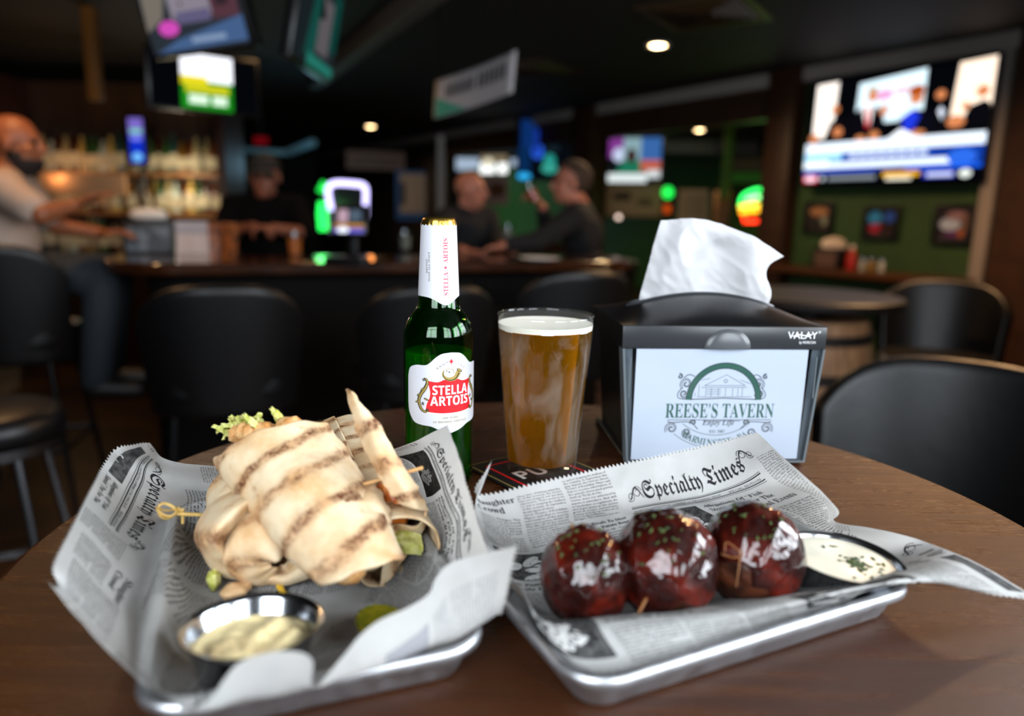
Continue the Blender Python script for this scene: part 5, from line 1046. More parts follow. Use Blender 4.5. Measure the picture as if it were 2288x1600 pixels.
# logo of the maker on the band
pm = MB(); f3 = lambda v, z0, x0=0, y=-.0046: [(x0 + x, y, z0 + z) for x, z in v]
v, f = text2d('VALAY', .0098, res=3, width=.029); pm.add(f3(v, .1262, .0598), f)
v, f = text2d('by MORCON', .0036, res=2, width=.016); pm.add(f3(v, .1215, .0715), f); v, f = text2d('\u00ae', .0035); pm.add(f3(v, .1315, .0895), f)
v, f = stroke2d(crom([(.0645, .1285), (.071, .1302), (.077, .1292), (.084, .1305)], 12), .0008); pm.add(f3(v, 0), f); pm.build('maker_print', m_lwhite, disp, 180)
# clear front and the insert behind it
_t = NT('clear_smoky_plastic'); _a = _t.n('ShaderNodeBsdfTransparent', i_Color=(.93, .95, .97, 1)); _g = _t.n('ShaderNodeBsdfGlossy', i_Roughness=.12); _x = _t.n('ShaderNodeMixShader'); _t.t.links.new(schlick(_t), _x.inputs[0]); _t.t.links.new(_a.outputs[0], _x.inputs[1]); _t.t.links.new(_g.outputs[0], _x.inputs[2]); _t.t.links.new(_x.outputs[0], _t.out.inputs[0]); m_clear = _t.m
mb = MB(); taper(mb, -.0885, .0885, -.0035, -.0020, .004, .1155, -.0975, .0975); mb.build('clear_front', m_clear, disp)
mb = MB(); rl = mat('grey_plastic_rail', '#5d6468', .25)
for s in (-1, 1):
    taper(mb, s * .0885 - .0011, s * .0885 + .0011, -.0042, .012, .003, .1155, s * .0975 - .0011, s * .0975 + .0011)
    taper(mb, s * .0875 - .0035, s * .0875 + .0035, .001, .0025, .003, .1155, s * .0925 - .0045, s * .0925 + .0045)
    mb.box((s * .0905, -.0044, .088), (.0012, .0012, .040))
mb.box((0, -.0042, .0035), (.178, .0014, .002)); mb.build('front_rail', rl, disp)
ins = tag(taper(MB(), -.0845, .0822, -.0016, -.0008, .0055, .1150, -.0845, .0832).build('sign_insert', mat('sign_card', '#cdd1da', .6), disp), 'white card with the tavern crest')
pm = MB(); m_tg = mat('sign_green', '#2f5c4c', .6); m_tb = mat('sign_black', '#2a2e2e', .6); m_tl = mat('sign_fine_line', '#5c6462', .6)
ZZ = lambda py: .0991 - .000444 * (py - 818); XX = lambda px: (px - 1607) * .000438 + .0005
def sg(vf, m, l=0): v, f = vf; pm.add([(x, -.00165 - .00003 * l, z) for x, z in v], f, m)
arc = [(XX(1613) + .0343 * math.cos(a), ZZ(894) + .0338 * math.sin(a)) for a in np.linspace(0, PI, 40)]
sg(stroke2d(arc, .0062), 1); sg(stroke2d(arc, .0046), 0, 1); sg(stroke2d([(XX(1535), ZZ(893)), (XX(1613), ZZ(890)), (XX(1692), ZZ(893))], .0009), 1)
for y, x0, x1 in ((939, 1490, 1725), (941.5, 1570, 1655)): sg(stroke2d([(XX(x0), ZZ(y)), (XX(x1), ZZ(y))], .0006), 1)
v, f = text2d(BOLD("REESE\u2019S TAVERN"), .0205, 'CENTER', res=3, width=.1075); sg((v + np.array([XX(1607), ZZ(934)]), f), 0)
v, f = text2d(BITAL('Enjoy Life'), .0082, 'CENTER', res=3, width=.0315); sg((v + np.array([XX(1606), ZZ(951)]), f), 1)
v, f = text2d(BOLD('EST. 1987'), .0042, 'CENTER', res=2, width=.0155); sg((v + np.array([XX(1604), ZZ(968.5)]), f), 1)
word = 'WARMINSTER PA'; wr = .062
for i, ch in enumerate(word):
    a = (i - (len(word) - 1) / 2) * .087; sg(sh(text2d(BOLD(ch), .0098, 'CENTER', res=3, sx=.74), XX(1600) + wr * math.sin(a), ZZ(995) + wr - wr * math.cos(a) - .0015, a), 0)
for rr in (.0525, .0655): sg(stroke2d([(XX(1600) + rr * math.sin(a), ZZ(995) + wr - rr * math.cos(a)) for a in np.linspace(-.68, .68, 30)], .0006), 2)
for s in (-1, 1):     # scrollwork
    for px, py, r, a0, tn in ((1527, 858, .0065, .8, 1.5), (1523, 880, .005, 3.6, 1.4), (1500, 958, .0068, 0, 1.6), (1535, 968, .006, 2.5, 1.5), (1548, 945, .0035, 1, 1.4), (1512, 842, .003, 0, 1.3)):
        for g in (1, .72): sg(stroke2d([(XX(1608) + s * (XX(px) - XX(1608) + g * (x - XX(px))), ZZ(py) + g * (z - ZZ(py))) for x, z in spiral(XX(px), ZZ(py), r * .12, r, a0, tn, 30)], .0007), 1)
    for P in ([(1535, 893), (1512, 890), (1510, 878), (1520, 866)], [(1490, 942), (1500, 945), (1540, 944), (1560, 960)], [(1520, 845), (1532, 838), (1545, 842)]): sg(stroke2d([(XX(1608) + s * (XX(x) - XX(1608)), ZZ(y)) for x, y in crom(P, 14)], .0008), 1)
bl = lambda *p: sg(stroke2d([(XX(x), ZZ(y)) for x, y in p], .0005), 2)     # the little house
bl((1568, 862), (1616, 838), (1660, 862)); bl((1568, 862), (1660, 862)); bl((1562, 866), (1664, 866)); bl((1572, 866), (1572, 886)); bl((1654, 866), (1654, 886)); bl((1552, 887), (1676, 887)); bl((1556, 860), (1556, 886))
for x in (1584, 1600, 1616, 1632, 1644): bl((x, 868), (x, 886))
for y in (871, 876, 881): bl((1574, y), (1606, y))
sg(stroke2d(spiral(XX(1615), ZZ(852), .0016, .0016, 0, 1, 14), .0006), 2); bl((1548, 878), (1548, 886)); bl((1560, 850), (1580, 846)); bl((1648, 850), (1672, 858))
pm.build('sign_print', [m_tg, m_tb, m_tl], ins, 180)
# napkins
m_nap = None
def napkin_material():
    t = NT('napkin_tissue'); p = t.p; t.base('#d0d0d3'); p.inputs['Roughness'].default_value = .85; p.inputs['Specular IOR Level'].default_value = .1
    tl = t.n('ShaderNodeBsdfTranslucent', i_Color=lin('#e8e6e2')); mx = t.n('ShaderNodeMixShader'); mx.inputs[0].default_value = .3; t.t.links.new(p.outputs[0], mx.inputs[1]); t.t.links.new(tl.outputs[0], mx.inputs[2]); t.t.links.new(mx.outputs[0], t.out.inputs[0])
    t.bump(t.noise(t.coord('Object'), 300, 3), .2, .0004); return t.m
m_nap = napkin_material()
def cloth(rows, name, m, seed, amp, nu=90, nv=80, thick=.0006):
    A = sheet([[tuple(atY(*p)) for p in r] for r in rows], nu, nv, pix=False); N = normals(A); h = np.zeros((nv, nu))
    for j in range(nv):
        for i in range(nu):
            p = A[j, i]; e = min(j, 8) / 8
            h[j, i] = ((.5 - abs(noise.noise(Vector((p[0] * 34, p[2] * 22, seed))))) * 1.4 + (.5 - abs(noise.noise(Vector((p[0] * 70 + p[2] * 40, p[2] * 60, seed + 3))))) * .6) * e
    A = A + N * ((h - h.mean()) * amp)[..., None]; mb = MB(); mb.add(A.reshape(-1, 3), grid_faces(nv, nu)); return mb.build(name, m, None, 180, [('SOLIDIFY', dict(thickness=thick, offset=0))])
yb = .745
np_rows = [[(1436, 690, yb), (1500, 690, yb), (1600, 690, yb), (1660, 690, yb), (1706, 692, yb)], [(1428, 668, yb), (1500, 662, yb - .004), (1600, 660, yb + .002), (1670, 666, yb - .003), (1716, 680, yb)], [(1440, 622, yb - .004), (1510, 615, yb - .012), (1590, 610, yb + .004), (1670, 622, yb - .008), (1722, 652, yb)],
    [(1452, 580, yb - .004), (1520, 570, yb - .016), (1600, 560, yb + .008), (1680, 580, yb - .01), (1712, 622, yb)], [(1464, 535, yb), (1525, 525, yb - .008), (1610, 520, yb), (1690, 548, yb - .006), (1717, 592, yb)], [(1476, 493, yb + .004), (1540, 488, yb), (1620, 503, yb + .004), (1700, 540, yb), (1752, 573, yb + .006)]]
tag(cloth(np_rows, 'paper_napkin', m_nap, 2.2, .0042), 'white paper napkin pulled up out of the black dispenser', 'napkin')

# ---- sauce cups
m_steel = mat('brushed_steel', '#b9bcc0', .16, 1, bump=(120, .05, .0003))
CUP = [(0, .0006), (.0205, .0006), (.0225, .0018), (.0240, .005), (.0300, .0295), (.0318, .0312), (.0332, .0318), (.0336, .0326), (.0328, .0331), (.0312, .0326), (.0297, .0308), (.0233, .0058), (.0215, .0030), (0, .0030)]
def cup(c, tilt, az, label, s=1.0, zs=1.0):
    o = thing('sauce_cup', c, 0, label, 'cup'); o.rotation_euler = (tilt * math.cos(az), tilt * math.sin(az), 0); o.scale = (s, s, s * zs)
    MB().lathe(CUP, 80).build('cup_wall', m_steel, o, 40); return o
cl = tp(562, 1412, .0345); cl.z = TOP + .0046
cupL = cup((cl.x, cl.y, TOP + .0052), .06, PI, 'steel cup of pale yellow mayonnaise in front of the wraps')
_a2 = math.radians(26.0); _o2 = tp(1296, 1600, .012); _s, _w = .241 - .0345, .0345
cupR = cup((_o2.x + _s * math.cos(_a2) - _w * math.sin(_a2), _o2.y + _s * math.sin(_a2) + _w * math.cos(_a2), TOP + .0085), .06, PI / 2 - .2, 'steel cup of white dip beside the glazed meatballs', 1.06, .74)
def parsley(mb, pts, r, mi=0):
    for p, n in pts:
        p = Vector(p); n = Vector(n); a = n.orthogonal().normalized(); b = n.cross(a); th = rnd.uniform(0, 6.3); L = r * rnd.uniform(.6, 1.5); k = rnd.randint(3, 5)
        u = a * math.cos(th) + b * math.sin(th); w = n.cross(u); P = []
        for q in range(k * 2): rr = L * (rnd.uniform(.7, 1.1) if q % 2 == 0 else rnd.uniform(.25, .5)); an = PI * q / k; P.append(p + u * math.cos(an) * rr * 1.3 + w * math.sin(an) * rr * .7 + n * (.0003 + rnd.uniform(0, .0008)))
        c = p + n * .0007; m = len(P); mb.add([c] + P + [x - n * .0006 for x in P], [(0, 1 + i, 1 + (i + 1) % m) for i in range(m)] + [(1 + i, 1 + m + i, 1 + m + (i + 1) % m, 1 + (i + 1) % m) for i in range(m)], mi)
m_pars = mat('dried_parsley', '#4c5a28', .8, var=(300, '#26381a', .4, .6))
def sauce(cupo, name, label, m, z, R, hump):
    mb = MB()
    def f(a, b):
        r = b * R; th = a * 2 * PI; x, y = r * math.cos(th), r * math.sin(th); return (x, y, z + hump(x, y) * (1 - b ** 6))
    mb.grid(f, 64, 28); o = tag(mb.build(name, m, None, 180), label, 'sauce'); o.matrix_world = Matrix.LocRotScale(cupo.location, cupo.rotation_euler, cupo.scale); return o
hL = lambda x, y: .0052 * (noise.noise(Vector((x * 75, y * 60, 4))) + .5 * abs(noise.noise(Vector((x * 120 + y * 60, y * 150, 8))))) + .10 * x - .06 * y + .001
sauce(cupL, 'mayonnaise', 'pale yellow mayonnaise swirled in the cup in front of the wraps', mat('mayonnaise', '#f0dca8', .28, sss=.1, bump=(160, .25, .001)), .0232, .0274, hL)
hR = lambda x, y: .0009 * noise.noise(Vector((x * 60, y * 60, 2)))
sw = sauce(cupR, 'creamy_dip', 'white creamy dip with herb flakes beside the meatballs', mat('creamy_dip', '#dfd8c4', .3, sss=.2), .0292, .0296, hR)
mb = MB(); pts = []
for _ in range(62):
    a = rnd.gauss(-.3, 1.3); r = abs(rnd.gauss(0, .011)); x, y = .004 + r * math.cos(a), -.004 + r * math.sin(a)
    if math.hypot(x, y) < .025: pts.append(((x, y, .0293 + hR(x, y)), (0, 0, 1)))
parsley(mb, pts, .0016); o = mb.build('parsley', m_pars, sw, 180); o['kind'] = 'stuff'

# ---- meatballs
def glaze_material():
    t = NT('barbecue_glaze'); p = t.p; n = t.noise(t.coord('Object'), 42, 4); t.base(t.ramp(n, (.3, '#120202'), (.5, '#2a0602'), (.75, '#681605')))
    p.inputs['Roughness'].default_value = .5; p.inputs['Coat Weight'].default_value = 1; p.inputs['Coat Roughness'].default_value = .015; p.inputs['Specular IOR Level'].default_value = .08
    p.inputs['Subsurface Weight'].default_value = .1; p.inputs['Subsurface Radius'].default_value = (.004, .001, .0005); b = t.bump(t.noise(t.coord('Object'), 75, 3, .5), .35, .002); t.t.links.new(b.outputs[0], p.inputs['Coat Normal']); return t.m
m_glaze = glaze_material(); m_meat = mat('browned_meat', '#4d2410', .4, bump=(140, .7, .002), var=(90, '#2a1208', .4, .6)); m_pick = mat('toothpick_wood', '#7a4c22', .6)
def meatball(px, py, r, seed, label, bare, zs=1.04):
    c = tp(px, py, .0062 + r * zs * .96); root = thing('meatball', (c.x, c.y, TOP + .0062), 0, label, 'meatball', 'glazed meatballs'); C0 = Vector((0, 0, r * zs))
    view = Vector((CP.x - c.x, CP.y - c.y, 0)).normalized(); side = Vector((-view.y, view.x, 0)); side = side if side.x > 0 else -side
    def lump(d): return 1 + .05 * noise.noise(d * 1.8 + Vector((seed, 0, 0))) + .03 * noise.noise(d * 4 + Vector((0, seed, 0)))
    def bareness(d):
        if bare is None: return 0
        a = d.dot(view); s = d.dot(side); w = noise.noise(d * 3 + Vector((seed, 5, 0))) * .22
        return max(0, min(1, (bare[0] - d.z + w - abs(s - bare[1]) * .9) * 7)) if a > -.1 else 0
    def meat(d): return lump(d) * (.965 + .03 * noise.noise(d * 9 + Vector((seed, 2, 3))))
    def gl(d):
        rid = .035 * math.exp(-((d.dot(side) - .18 - .35 * d.z + .1 * math.sin(seed)) / .07) ** 2) + .02 * math.exp(-((d.dot(side) + .45 + .2 * d.z) / .06) ** 2)   # edges of the bacon strips
        return lump(d) * (1 + rid + .018 * noise.noise(d * 6 + Vector((3, seed, 0))) - .085 * bareness(d))
    rr = (r, r, r * zs)
    MB().ell(C0, rr, 40, fn=meat).build('meat', m_meat, root, 180); MB().ell(C0, rr, 64, fn=gl).build('glaze', m_glaze, root, 180)
    pts = []
    for _ in range(24):
        d = Vector((rnd.gauss(0, .45), rnd.gauss(0, .45), 1)) + view * .42; d.normalize()
        if rnd.random() < .25: d = (d + view * rnd.uniform(.2, .9) + side * rnd.uniform(-.7, .7)).normalized()
        p = C0 + Vector((d.x * rr[0], d.y * rr[1], d.z * rr[2])) * gl(d); pts.append((p, d))
    mb = MB(); parsley(mb, pts, .0015); o = mb.build('parsley', m_pars, root, 180); o['kind'] = 'stuff'
    return c, view, side, r
M1 = meatball(1308, 1288, .0268, 1.3, 'smallest glazed meatball, nearest the left end of its tray', None)
M2 = meatball(1485, 1264, .0308, 4.1, 'middle one of the three glazed meatballs', (-.2, .3))
M3 = meatball(1679, 1244, .0305, 8.7, 'glazed meatball with bare browned front, next to the white dip', (.38, -.32))
def pick(pts, r, label): return tag(MB().tube(pts, r, 8).build('toothpick', m_pick), label, 'toothpick')
a = tp(1422, 1372, .016) ; b = tp(1462, 1318, .034)
pick([atY(1424, 1376, M2[0].y - .034), atY(1438, 1348, M2[0].y - .030), atY(1466, 1300, M2[0].y - .012)], [.0007, .0010, .0011], 'toothpick stuck low in the middle meatball')
pick([atY(1277, 1166, M1[0].y + .004), atY(1280, 1195, M1[0].y + .004), atY(1283, 1222, M1[0].y + .002)], [.0003, .0011, .0011], 'toothpick tip standing up out of the smallest meatball')
pick([atY(1645, 1312, M3[0].y - .0335), atY(1652, 1262, M3[0].y - .031), atY(1655, 1225, M3[0].y - .022)], [.0003, .0005, .0005], 'thin splinter of wood on the bare front of the meatball by the dip')
q = [atY(*p) for p in ((1620, 1232, M3[0].y - .029), (1622, 1212, M3[0].y - .0275), (1640, 1222, M3[0].y - .0295), (1658, 1240, M3[0].y - .031), (1640, 1246, M3[0].y - .032), (1612, 1238, M3[0].y - .030))]
tag(MB().tube([tuple(x) for x in crom([tuple(x) for x in q], 24)], .0004, 6).build('frayed_pick', m_pick), 'frayed end of a pick curled on the meatball by the dip', 'toothpick')

# ---- wraps
def tortilla_material(name, per, slant, off, char=1.0):
    t = NT(name); p = t.p; uv = t.n('ShaderNodeUVMap'); s = t.n('ShaderNodeSeparateXYZ'); t.t.links.new(uv.outputs[0], s.inputs[0]); o = t.coord('Object')
    w = t.math('ADD', s.outputs[0], t.math('MULTIPLY', s.outputs[1], slant)); w = t.math('ADD', w, t.math('MULTIPLY', t.noise(o, 40, 3), .012))
    fr = t.math('FRACT', t.math('ADD', t.math('DIVIDE', w, per), off)); tr = t.math('ABSOLUTE', t.math('SUBTRACT', fr, .5))
    band = t.ramp(tr, (.08, 1.0), (.20, 0.0)); br = t.ramp(t.noise(o, 70, 5, .7), (.36, 0.0), (.56, 1.0)); spk = t.ramp(t.noise(o, 420, 3, .7), (.35, .3), (.6, 1.0))
    m = t.math('MULTIPLY', t.math('MULTIPLY', band, br), t.math('MULTIPLY', spk, char))
    base = t.mix(t.ramp(t.noise(o, 34, 4, .6), (.42, 0.0), (.72, 1.0)), '#dfcaa8', '#c59c6c'); base = t.mix(t.ramp(t.noise(o, 95, 4, .7), (.60, 0.0), (.74, .8)), base, '#a87443')
    halo = t.math('MULTIPLY', t.ramp(tr, (.04, .55), (.30, 0.0)), char); base = t.mix(halo, base, '#b9814c'); t.base(t.mix(m, base, '#56290f'))
    p.inputs['Roughness'].default_value = .62; p.inputs['Specular IOR Level'].default_value = .3; p.inputs['Subsurface Weight'].default_value = .15; p.inputs['Subsurface Radius'].default_value = (.004, .0025, .0012)
    t.bump(t.noise(o, 110, 5, .6), .45, .0012); return t.m
mt_top = tortilla_material('grilled_tortilla_top', .026, .30, .15); mt_low = tortilla_material('grilled_tortilla_low', .034, -.6, .55, .75); mt_right = tortilla_material('grilled_tortilla_right', .030, .25, .4); mt_flap = tortilla_material('grilled_tortilla_flap', .027, .12, .35, 1)
SOL = lambda th=.0018: [('SOLIDIFY', dict(thickness=th, offset=-1)), ('SUBSURF', dict(levels=1, render_levels=1))]
def roll(P0, P1, rad, seed, flat=.86, sag=.004, name='tortilla', m=None, parent=None, lip=.10, phi=0, close=(0, 0), tw=0.0, nu=70, nv=84, cut=(0, 0)):
    P0, P1 = Vector(P0), Vector(P1); ax = (P1 - P0); L = ax.length; t = ax.normalized(); s = t.cross(Vector((0, 0, 1))).normalized(); n = s.cross(t)
    V = []; U = []
    for i in range(nu):
        a = i / (nu - 1); c = P0 + ax * a - n * sag * 4 * a * (1 - a); r = float(np.interp(a, np.linspace(0, 1, len(rad)), rad))
        k = 1.0
        if close[0] and a < close[0]: k = math.sqrt(max(.02, 1 - (1 - a / close[0]) ** 2)) * .92 + .08
        if close[1] and a > 1 - close[1]: k = math.sqrt(max(.02, 1 - (1 - (1 - a) / close[1]) ** 2)) * .92 + .08
        for j in range(nv):
            b = j / (nv - 1); th = phi + b * 2 * PI * 1.04 + tw * a
            d = s * math.cos(th) + n * math.sin(th) * flat
            q = c + d * r; rr = 1 + lip * (b - .5) * 1.0 + .07 * noise.noise(q * 28 + Vector((seed, 0, 0))) + .03 * noise.noise(q * 75 + Vector((0, seed, 0))) - .035 * abs(noise.noise(Vector((a * 5, th * 2.2, seed))))
            shift = .005 * noise.noise(Vector((math.cos(th) * 2, math.sin(th) * 2, seed + (0 if a < .5 else 7)))) * (1 if a in (0.0, 1.0) else .6)
            V.append(c + d * r * k * rr + t * ((d.dot(n) + .2) * (cut[1] * a - cut[0] * (1 - a))) + t * shift * (1 - 4 * a * (1 - a))); U.append((a * L, b * 2 * PI * r))
    mb = MB(); mb.add(V, grid_faces(nu, nv), 0, U); return mb.build(name, m, parent, 180, SOL())
def flap(rows, name, m, parent, seed, amp=.0015, nu=44, nv=24, th=.0018, ragged=0):
    A = sheet(rows, nu, nv); N = normals(A); V = []; U = []; du = np.linalg.norm(A[:, -1] - A[:, 0], axis=1).mean(); dv = np.linalg.norm(A[-1] - A[0], axis=1).mean()
    for j in range(nv):
        for i in range(nu):
            p = Vector(A[j, i]); h = noise.noise(p * 60 + Vector((seed, 0, 0))) + .6 * noise.noise(p * 130)
            e = Vector((0, 0, 0))
            if ragged and j in (0, nv - 1): e = Vector((noise.noise(p * 300), noise.noise(p * 300 + Vector((5, 5, 5))), 0)) * ragged
            V.append(p + Vector(N[j, i]) * h * amp + e); U.append((i / (nu - 1) * du, j / (nv - 1) * dv))
    mb = MB(); mb.add(V, grid_faces(nv, nu), 0, U); return mb.build(name, m, parent, 180, SOL(th))
def strip(mb, c, seed, L, w, mi=0, up=.5, curl=1.0):
    """one curled shred of lettuce"""
    r = random.Random(seed); th = r.uniform(0, 2 * PI); d = Vector((math.cos(th), math.sin(th), up + r.uniform(-.3, .5))).normalized(); s = d.orthogonal().normalized(); n = d.cross(s); V = []
    for i in range(12):
        a = i / 11 - .5; cc = Vector(c) + d * L * a + n * L * .25 * math.cos(a * 3.2) * curl
        for j in range(3): V.append(cc + s * w * (j - 1) * (1 - abs(a) * .9) * .5 + n * (.0012 * math.sin(i * 1.9 + j) + (.0015 if j != 1 else 0)))
    mb.add(V, grid_faces(12, 3), mi)
m_lett = mat('shredded_lettuce', '#aeb04a', .45, sss=.1, var=(160, '#d8d690', .4, .62)); m_chick = mat('breaded_chicken', '#c98a4a', .6, bump=(200, .6, .0015), var=(120, '#e0b47c', .4, .65)); m_carrot = mat('orange_sauced_chicken', '#c2581a', .35, sss=.2, var=(80, '#d97c2c', .4, .6))
LET = [('SOLIDIFY', dict(thickness=.0006))]
def filling(o, c, axis, R, seed, parent):
    """chicken chunks packed in an open end"""
    mb = MB(); r = random.Random(seed); ax = Vector(axis).normalized(); s = ax.orthogonal().normalized(); n = ax.cross(s)
    for k in range(13):
        a, q = r.uniform(0, 2 * PI), R * math.sqrt(r.random()) * .75
        mb.ell(Vector(c) + s * q * math.cos(a) + n * q * math.sin(a) + ax * r.uniform(-.008, .002), (r.uniform(.006, .011),) * 3, 8, mi=r.choice((0, 0, 1)), fn=lambda d: 1 + .3 * noise.noise(d * 2 + Vector((k, seed, 0))))
    mb.build('filling', [m_chick, m_carrot], parent, 60)
# the wrap on top, leaning over the other two
P0, P1 = tp(604, 985, .080), tp(800, 1266, .034)
wt = thing('chicken_wrap', (0, 0, 0), 0, 'grilled tortilla wrap lying across the top of the other two', 'wrap', 'halved tortilla wraps')
roll(P0, P1, [.0375, .0365, .0345, .030, .0235], 2.0, .80, .002, m=mt_top, parent=wt, phi=-2.2, lip=.12, tw=.25, cut=(-.024, .020))
ax = (P0 - P1).normalized(); filling(wt, P0 - ax * .016, ax, .028, 5, wt); filling(wt, P1 + ax * .012, ax, .013, 9, wt)
mb = MB()
for k, (px, py, z) in enumerate(((500, 958, .086), (515, 952, .088), (535, 946, .092), (552, 944, .094), (520, 958, .086), (540, 952, .09), (565, 948, .094), (496, 966, .082), (622, 932, .098), (628, 938, .096), (580, 950, .094), (560, 954, .09), (508, 960, .084), (530, 952, .09), (548, 950, .091), (572, 946, .094), (590, 946, .094), (536, 962, .086))): strip(mb, tp(px, py, z), k + 3, .016, .005, up=.8)
mb.build('lettuce', m_lett, wt, 180, LET)
mb = MB()
for px, py, z, r in ((545, 958, .088, .007), (528, 964, .084, .007), (562, 962, .088, .0075), (592, 958, .09, .008)): mb.ell(tp(px, py + 6, z), r * .8, 10, fn=lambda d: 1 + .35 * noise.noise(d * 2.5 + Vector((px, 0, 0))) + .12 * noise.noise(d * 7))
mb.build('chicken', m_chick, wt, 60)
# torn skin hanging on its lower half
flap([[(720, 1062, .071), (765, 1052, .073), (810, 1072, .068), (848, 1105, .060), (868, 1150, .050)], [(715, 1095, .069), (755, 1090, .071), (800, 1105, .067), (840, 1135, .060), (868, 1180, .049)], [(712, 1125, .066), (745, 1132, .066), (785, 1142, .063), (830, 1165, .056), (862, 1212, .046)]], 'torn_edge', mt_flap, wt, 3.1, .0022, ragged=.004)
# lower left wrap
Q0, Q1 = tp(567, 1106, .033), tp(630, 1252, .0255)
wl = thing('chicken_wrap', (0, 0, 0), 0, 'grilled tortilla wrap lying lowest at the left, with the knotted pick', 'wrap', 'halved tortilla wraps')
roll(Q0, Q1, [.031, .0325, .032, .029], 5.5, .80, 0, m=mt_low, parent=wl, phi=2.6, lip=.12, close=(0, .16), cut=(0, .006))
flap([[(610, 1040, .046), (500, 1092, .047), (433, 1184, .040), (455, 1243, .024), (486, 1288, .009), (570, 1303, .0065), (640, 1309, .0070), (696, 1290, .012)],
      [(622, 1062, .058), (520, 1106, .058), (450, 1190, .047), (468, 1240, .031), (500, 1277, .015), (573, 1291, .0125), (640, 1297, .0125), (692, 1272, .019)],
      [(628, 1088, .061), (548, 1122, .061), (478, 1198, .049), (492, 1236, .034), (524, 1264, .019), (580, 1278, .0150), (638, 1284, .0150), (686, 1256, .023)],
      [(630, 1110, .052), (568, 1140, .050), (504, 1206, .040), (512, 1236, .028), (545, 1256, .016), (590, 1268, .012), (636, 1274, .012), (676, 1246, .019)]], 'folded_end', mt_flap, wl, 8.2, .0010)
# right wrap, standing open towards the viewer
R0, R1 = tp(775, 990, .040), tp(886, 1232, .027)
wr_ = thing('chicken_wrap', (0, 0, 0), 0, 'grilled tortilla wrap at the right with a tall pointed flap', 'wrap', 'halved tortilla wraps')
roll(R0, R1, [.030, .031, .030, .027], 9.5, .86, 0, m=mt_right, parent=wr_, phi=1.0, lip=.1)
flap([[(772, 868, .122), (792, 950, .103), (826, 1030, .084), (862, 1092, .070), (900, 1132, .058)], [(777, 872, .123), (818, 945, .106), (852, 1020, .090), (900, 1085, .074), (935, 1140, .056)], [(782, 876, .123), (842, 938, .106), (884, 1012, .088), (932, 1082, .070), (958, 1142, .050)]], 'flap', mt_flap, wr_, 4.4, .001, ragged=.002)
flap([[(957, 1140, .050), (946, 1168, .040), (925, 1180, .036), (890, 1172, .040), (868, 1178, .044)], [(952, 1170, .036), (938, 1190, .030), (910, 1205, .026), (885, 1200, .030), (866, 1205, .034)], [(930, 1200, .024), (915, 1235, .016), (895, 1262, .011), (878, 1290, .008), (852, 1312, .0065)]], 'folded_end', mt_right, wr_, 6.6, .0012)
mb = MB()
for px, py, z, r in ((880, 1118, .050, .010), (895, 1135, .046, .009), (868, 1105, .054, .009), (884, 1150, .042, .0085)): mb.ell(tp(px, py, z), r, 10, fn=lambda d: 1 + .3 * noise.noise(d * 2.2 + Vector((px, 0, 0))))
mb.build('filling', m_carrot, wr_, 60)
flap([[(858, 1190, .034), (895, 1186, .034), (940, 1196, .030)], [(862, 1205, .030), (900, 1212, .032), (944, 1222, .026)], [(868, 1216, .024), (905, 1232, .026), (942, 1242, .020)]], 'lettuce', m_lett, wr_, 2.7, .003, th=.0008)
# bits fallen on the paper
def bit(name, label, cat, px, py, rx, ry, rz, m, seed): 
    c = tp(px, py, .008); o = MB().ell((0, 0, 0), (rx, ry, rz), 12, fn=lambda d: 1 + .35 * noise.noise(d * 1.8 + Vector((seed, 0, 0)))).build(name, m, None, 60, loc=(c.x, c.y, TOP + .0050 + rz * .9)); o.rotation_euler.z = seed; return tag(o, label, cat)
bit('lettuce_scrap', 'small pale green lettuce scrap fallen beside the lower left wrap', 'lettuce', 478, 1302, .004, .0075, .006, m_lett, .4)
bit('chicken_scrap', 'small tan chicken scrap fallen behind the mayonnaise cup', 'chicken', 528, 1322, .010, .007, .004, mat('pale_chicken', '#d8b184', .5), 1.2)
bit('cheese_scrap', 'tiny yellow cheese scrap under the front of the lower left wrap', 'cheese', 628, 1312, .008, .002, .0015, mat('yellow_cheese', '#d8b030', .4), 2.2)
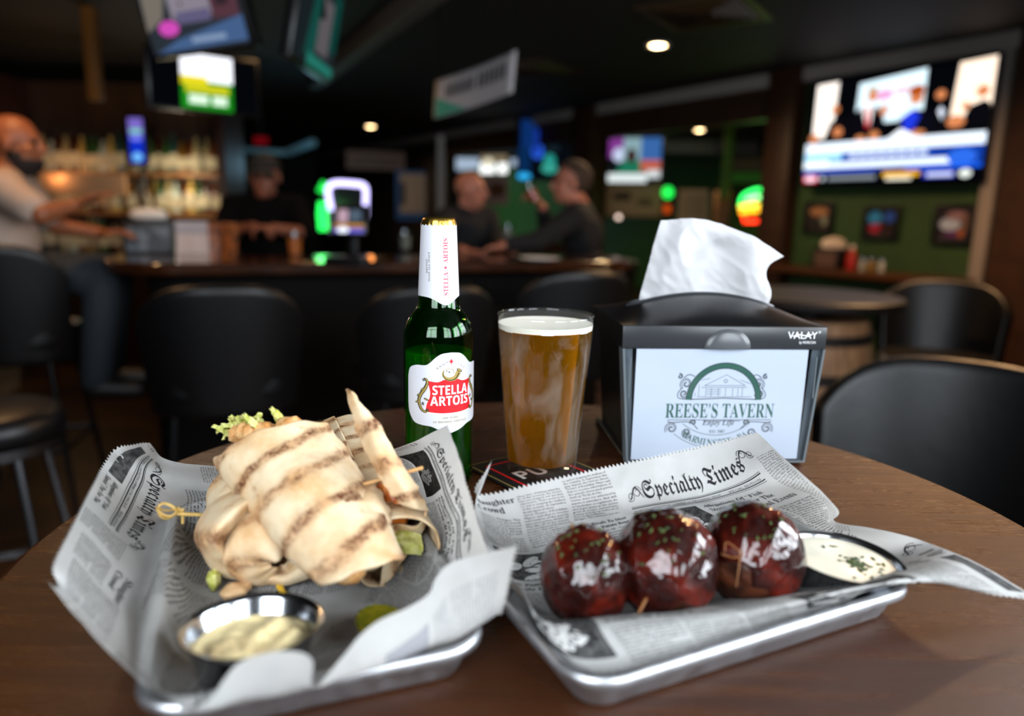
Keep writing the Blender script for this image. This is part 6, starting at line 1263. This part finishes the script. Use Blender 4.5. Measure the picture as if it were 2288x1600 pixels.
# pickle slice
pk = tp(858, 1402, .008); mb = MB(); mb.lathe([(0, -.002), (.0145, -.002), (.0158, -.001), (.0160, .0006), (.0150, .0018), (.0132, .0014), (0, .0018)], 60, wob=lambda a, z: .03 * math.cos(18 * a)); o = mb.build('pickle_slice', mat('pickle', '#7d7418', .22, coat=.4, sss=.2, var=(180, '#5e6414', .4, .65)), None, 40, loc=(pk.x, pk.y, TOP + .0105)); o.rotation_euler = (.12, .22, .4); tag(o, 'green crinkle-cut pickle slice behind the folded front of the left liner', 'pickle')
# bamboo picks
m_bam = mat('bamboo_pick', '#c9a860', .5, var=(90, '#b08c48', .4, .6))
kp = thing('knotted_pick', (0, 0, 0), 0, 'bamboo pick with a looped knot stuck in the lower left wrap', 'pick')
A_, B_ = tp(392, 1148, .046), tp(480, 1152, .040); MB().tube([A_, (A_ + B_) / 2, B_], .0012, 10).build('stick', m_bam, kp)
mb = MB(); kc = tp(374, 1142, .048); u = (A_ - B_).normalized(); v_ = Vector((0, 0, 1)); w_ = u.cross(v_)
mb.tube([kc + u * (.0052 * math.cos(a)) + v_ * .0048 * math.sin(a) + w_ * .002 * math.sin(2 * a) for a in np.linspace(0, 2 * PI, 24, False)], .0009, 8, closed=True)
mb.tube([kc + u * (.0060 * math.cos(a)) + w_ * .0052 * math.sin(a) + v_ * .0015 * math.cos(2 * a) for a in np.linspace(0, 2 * PI, 24, False)], .0008, 8, closed=True)
mb.tube([kc - u * .006 + v_ * .003, kc - u * .009, kc - u * .0085 - v_ * .008], .0009, 8); mb.tube([kc - u * .0075 + w_ * .001, kc - u * .0095 + v_ * .002, kc - u * .0075 - v_ * .001, kc - u * .006 + v_ * .002], .0009, 8); mb.build('knot', m_bam, kp)
tag(MB().tube([tp(945, 1045, .078), tp(870, 1066, .074), tp(790, 1088, .066)], [.0012, .0012, .0011], 10).build('bamboo_pick', mat('bamboo_pick_tan', '#c2925a', .5)), 'plain bamboo pick joining the top wrap and the pointed flap', 'pick')
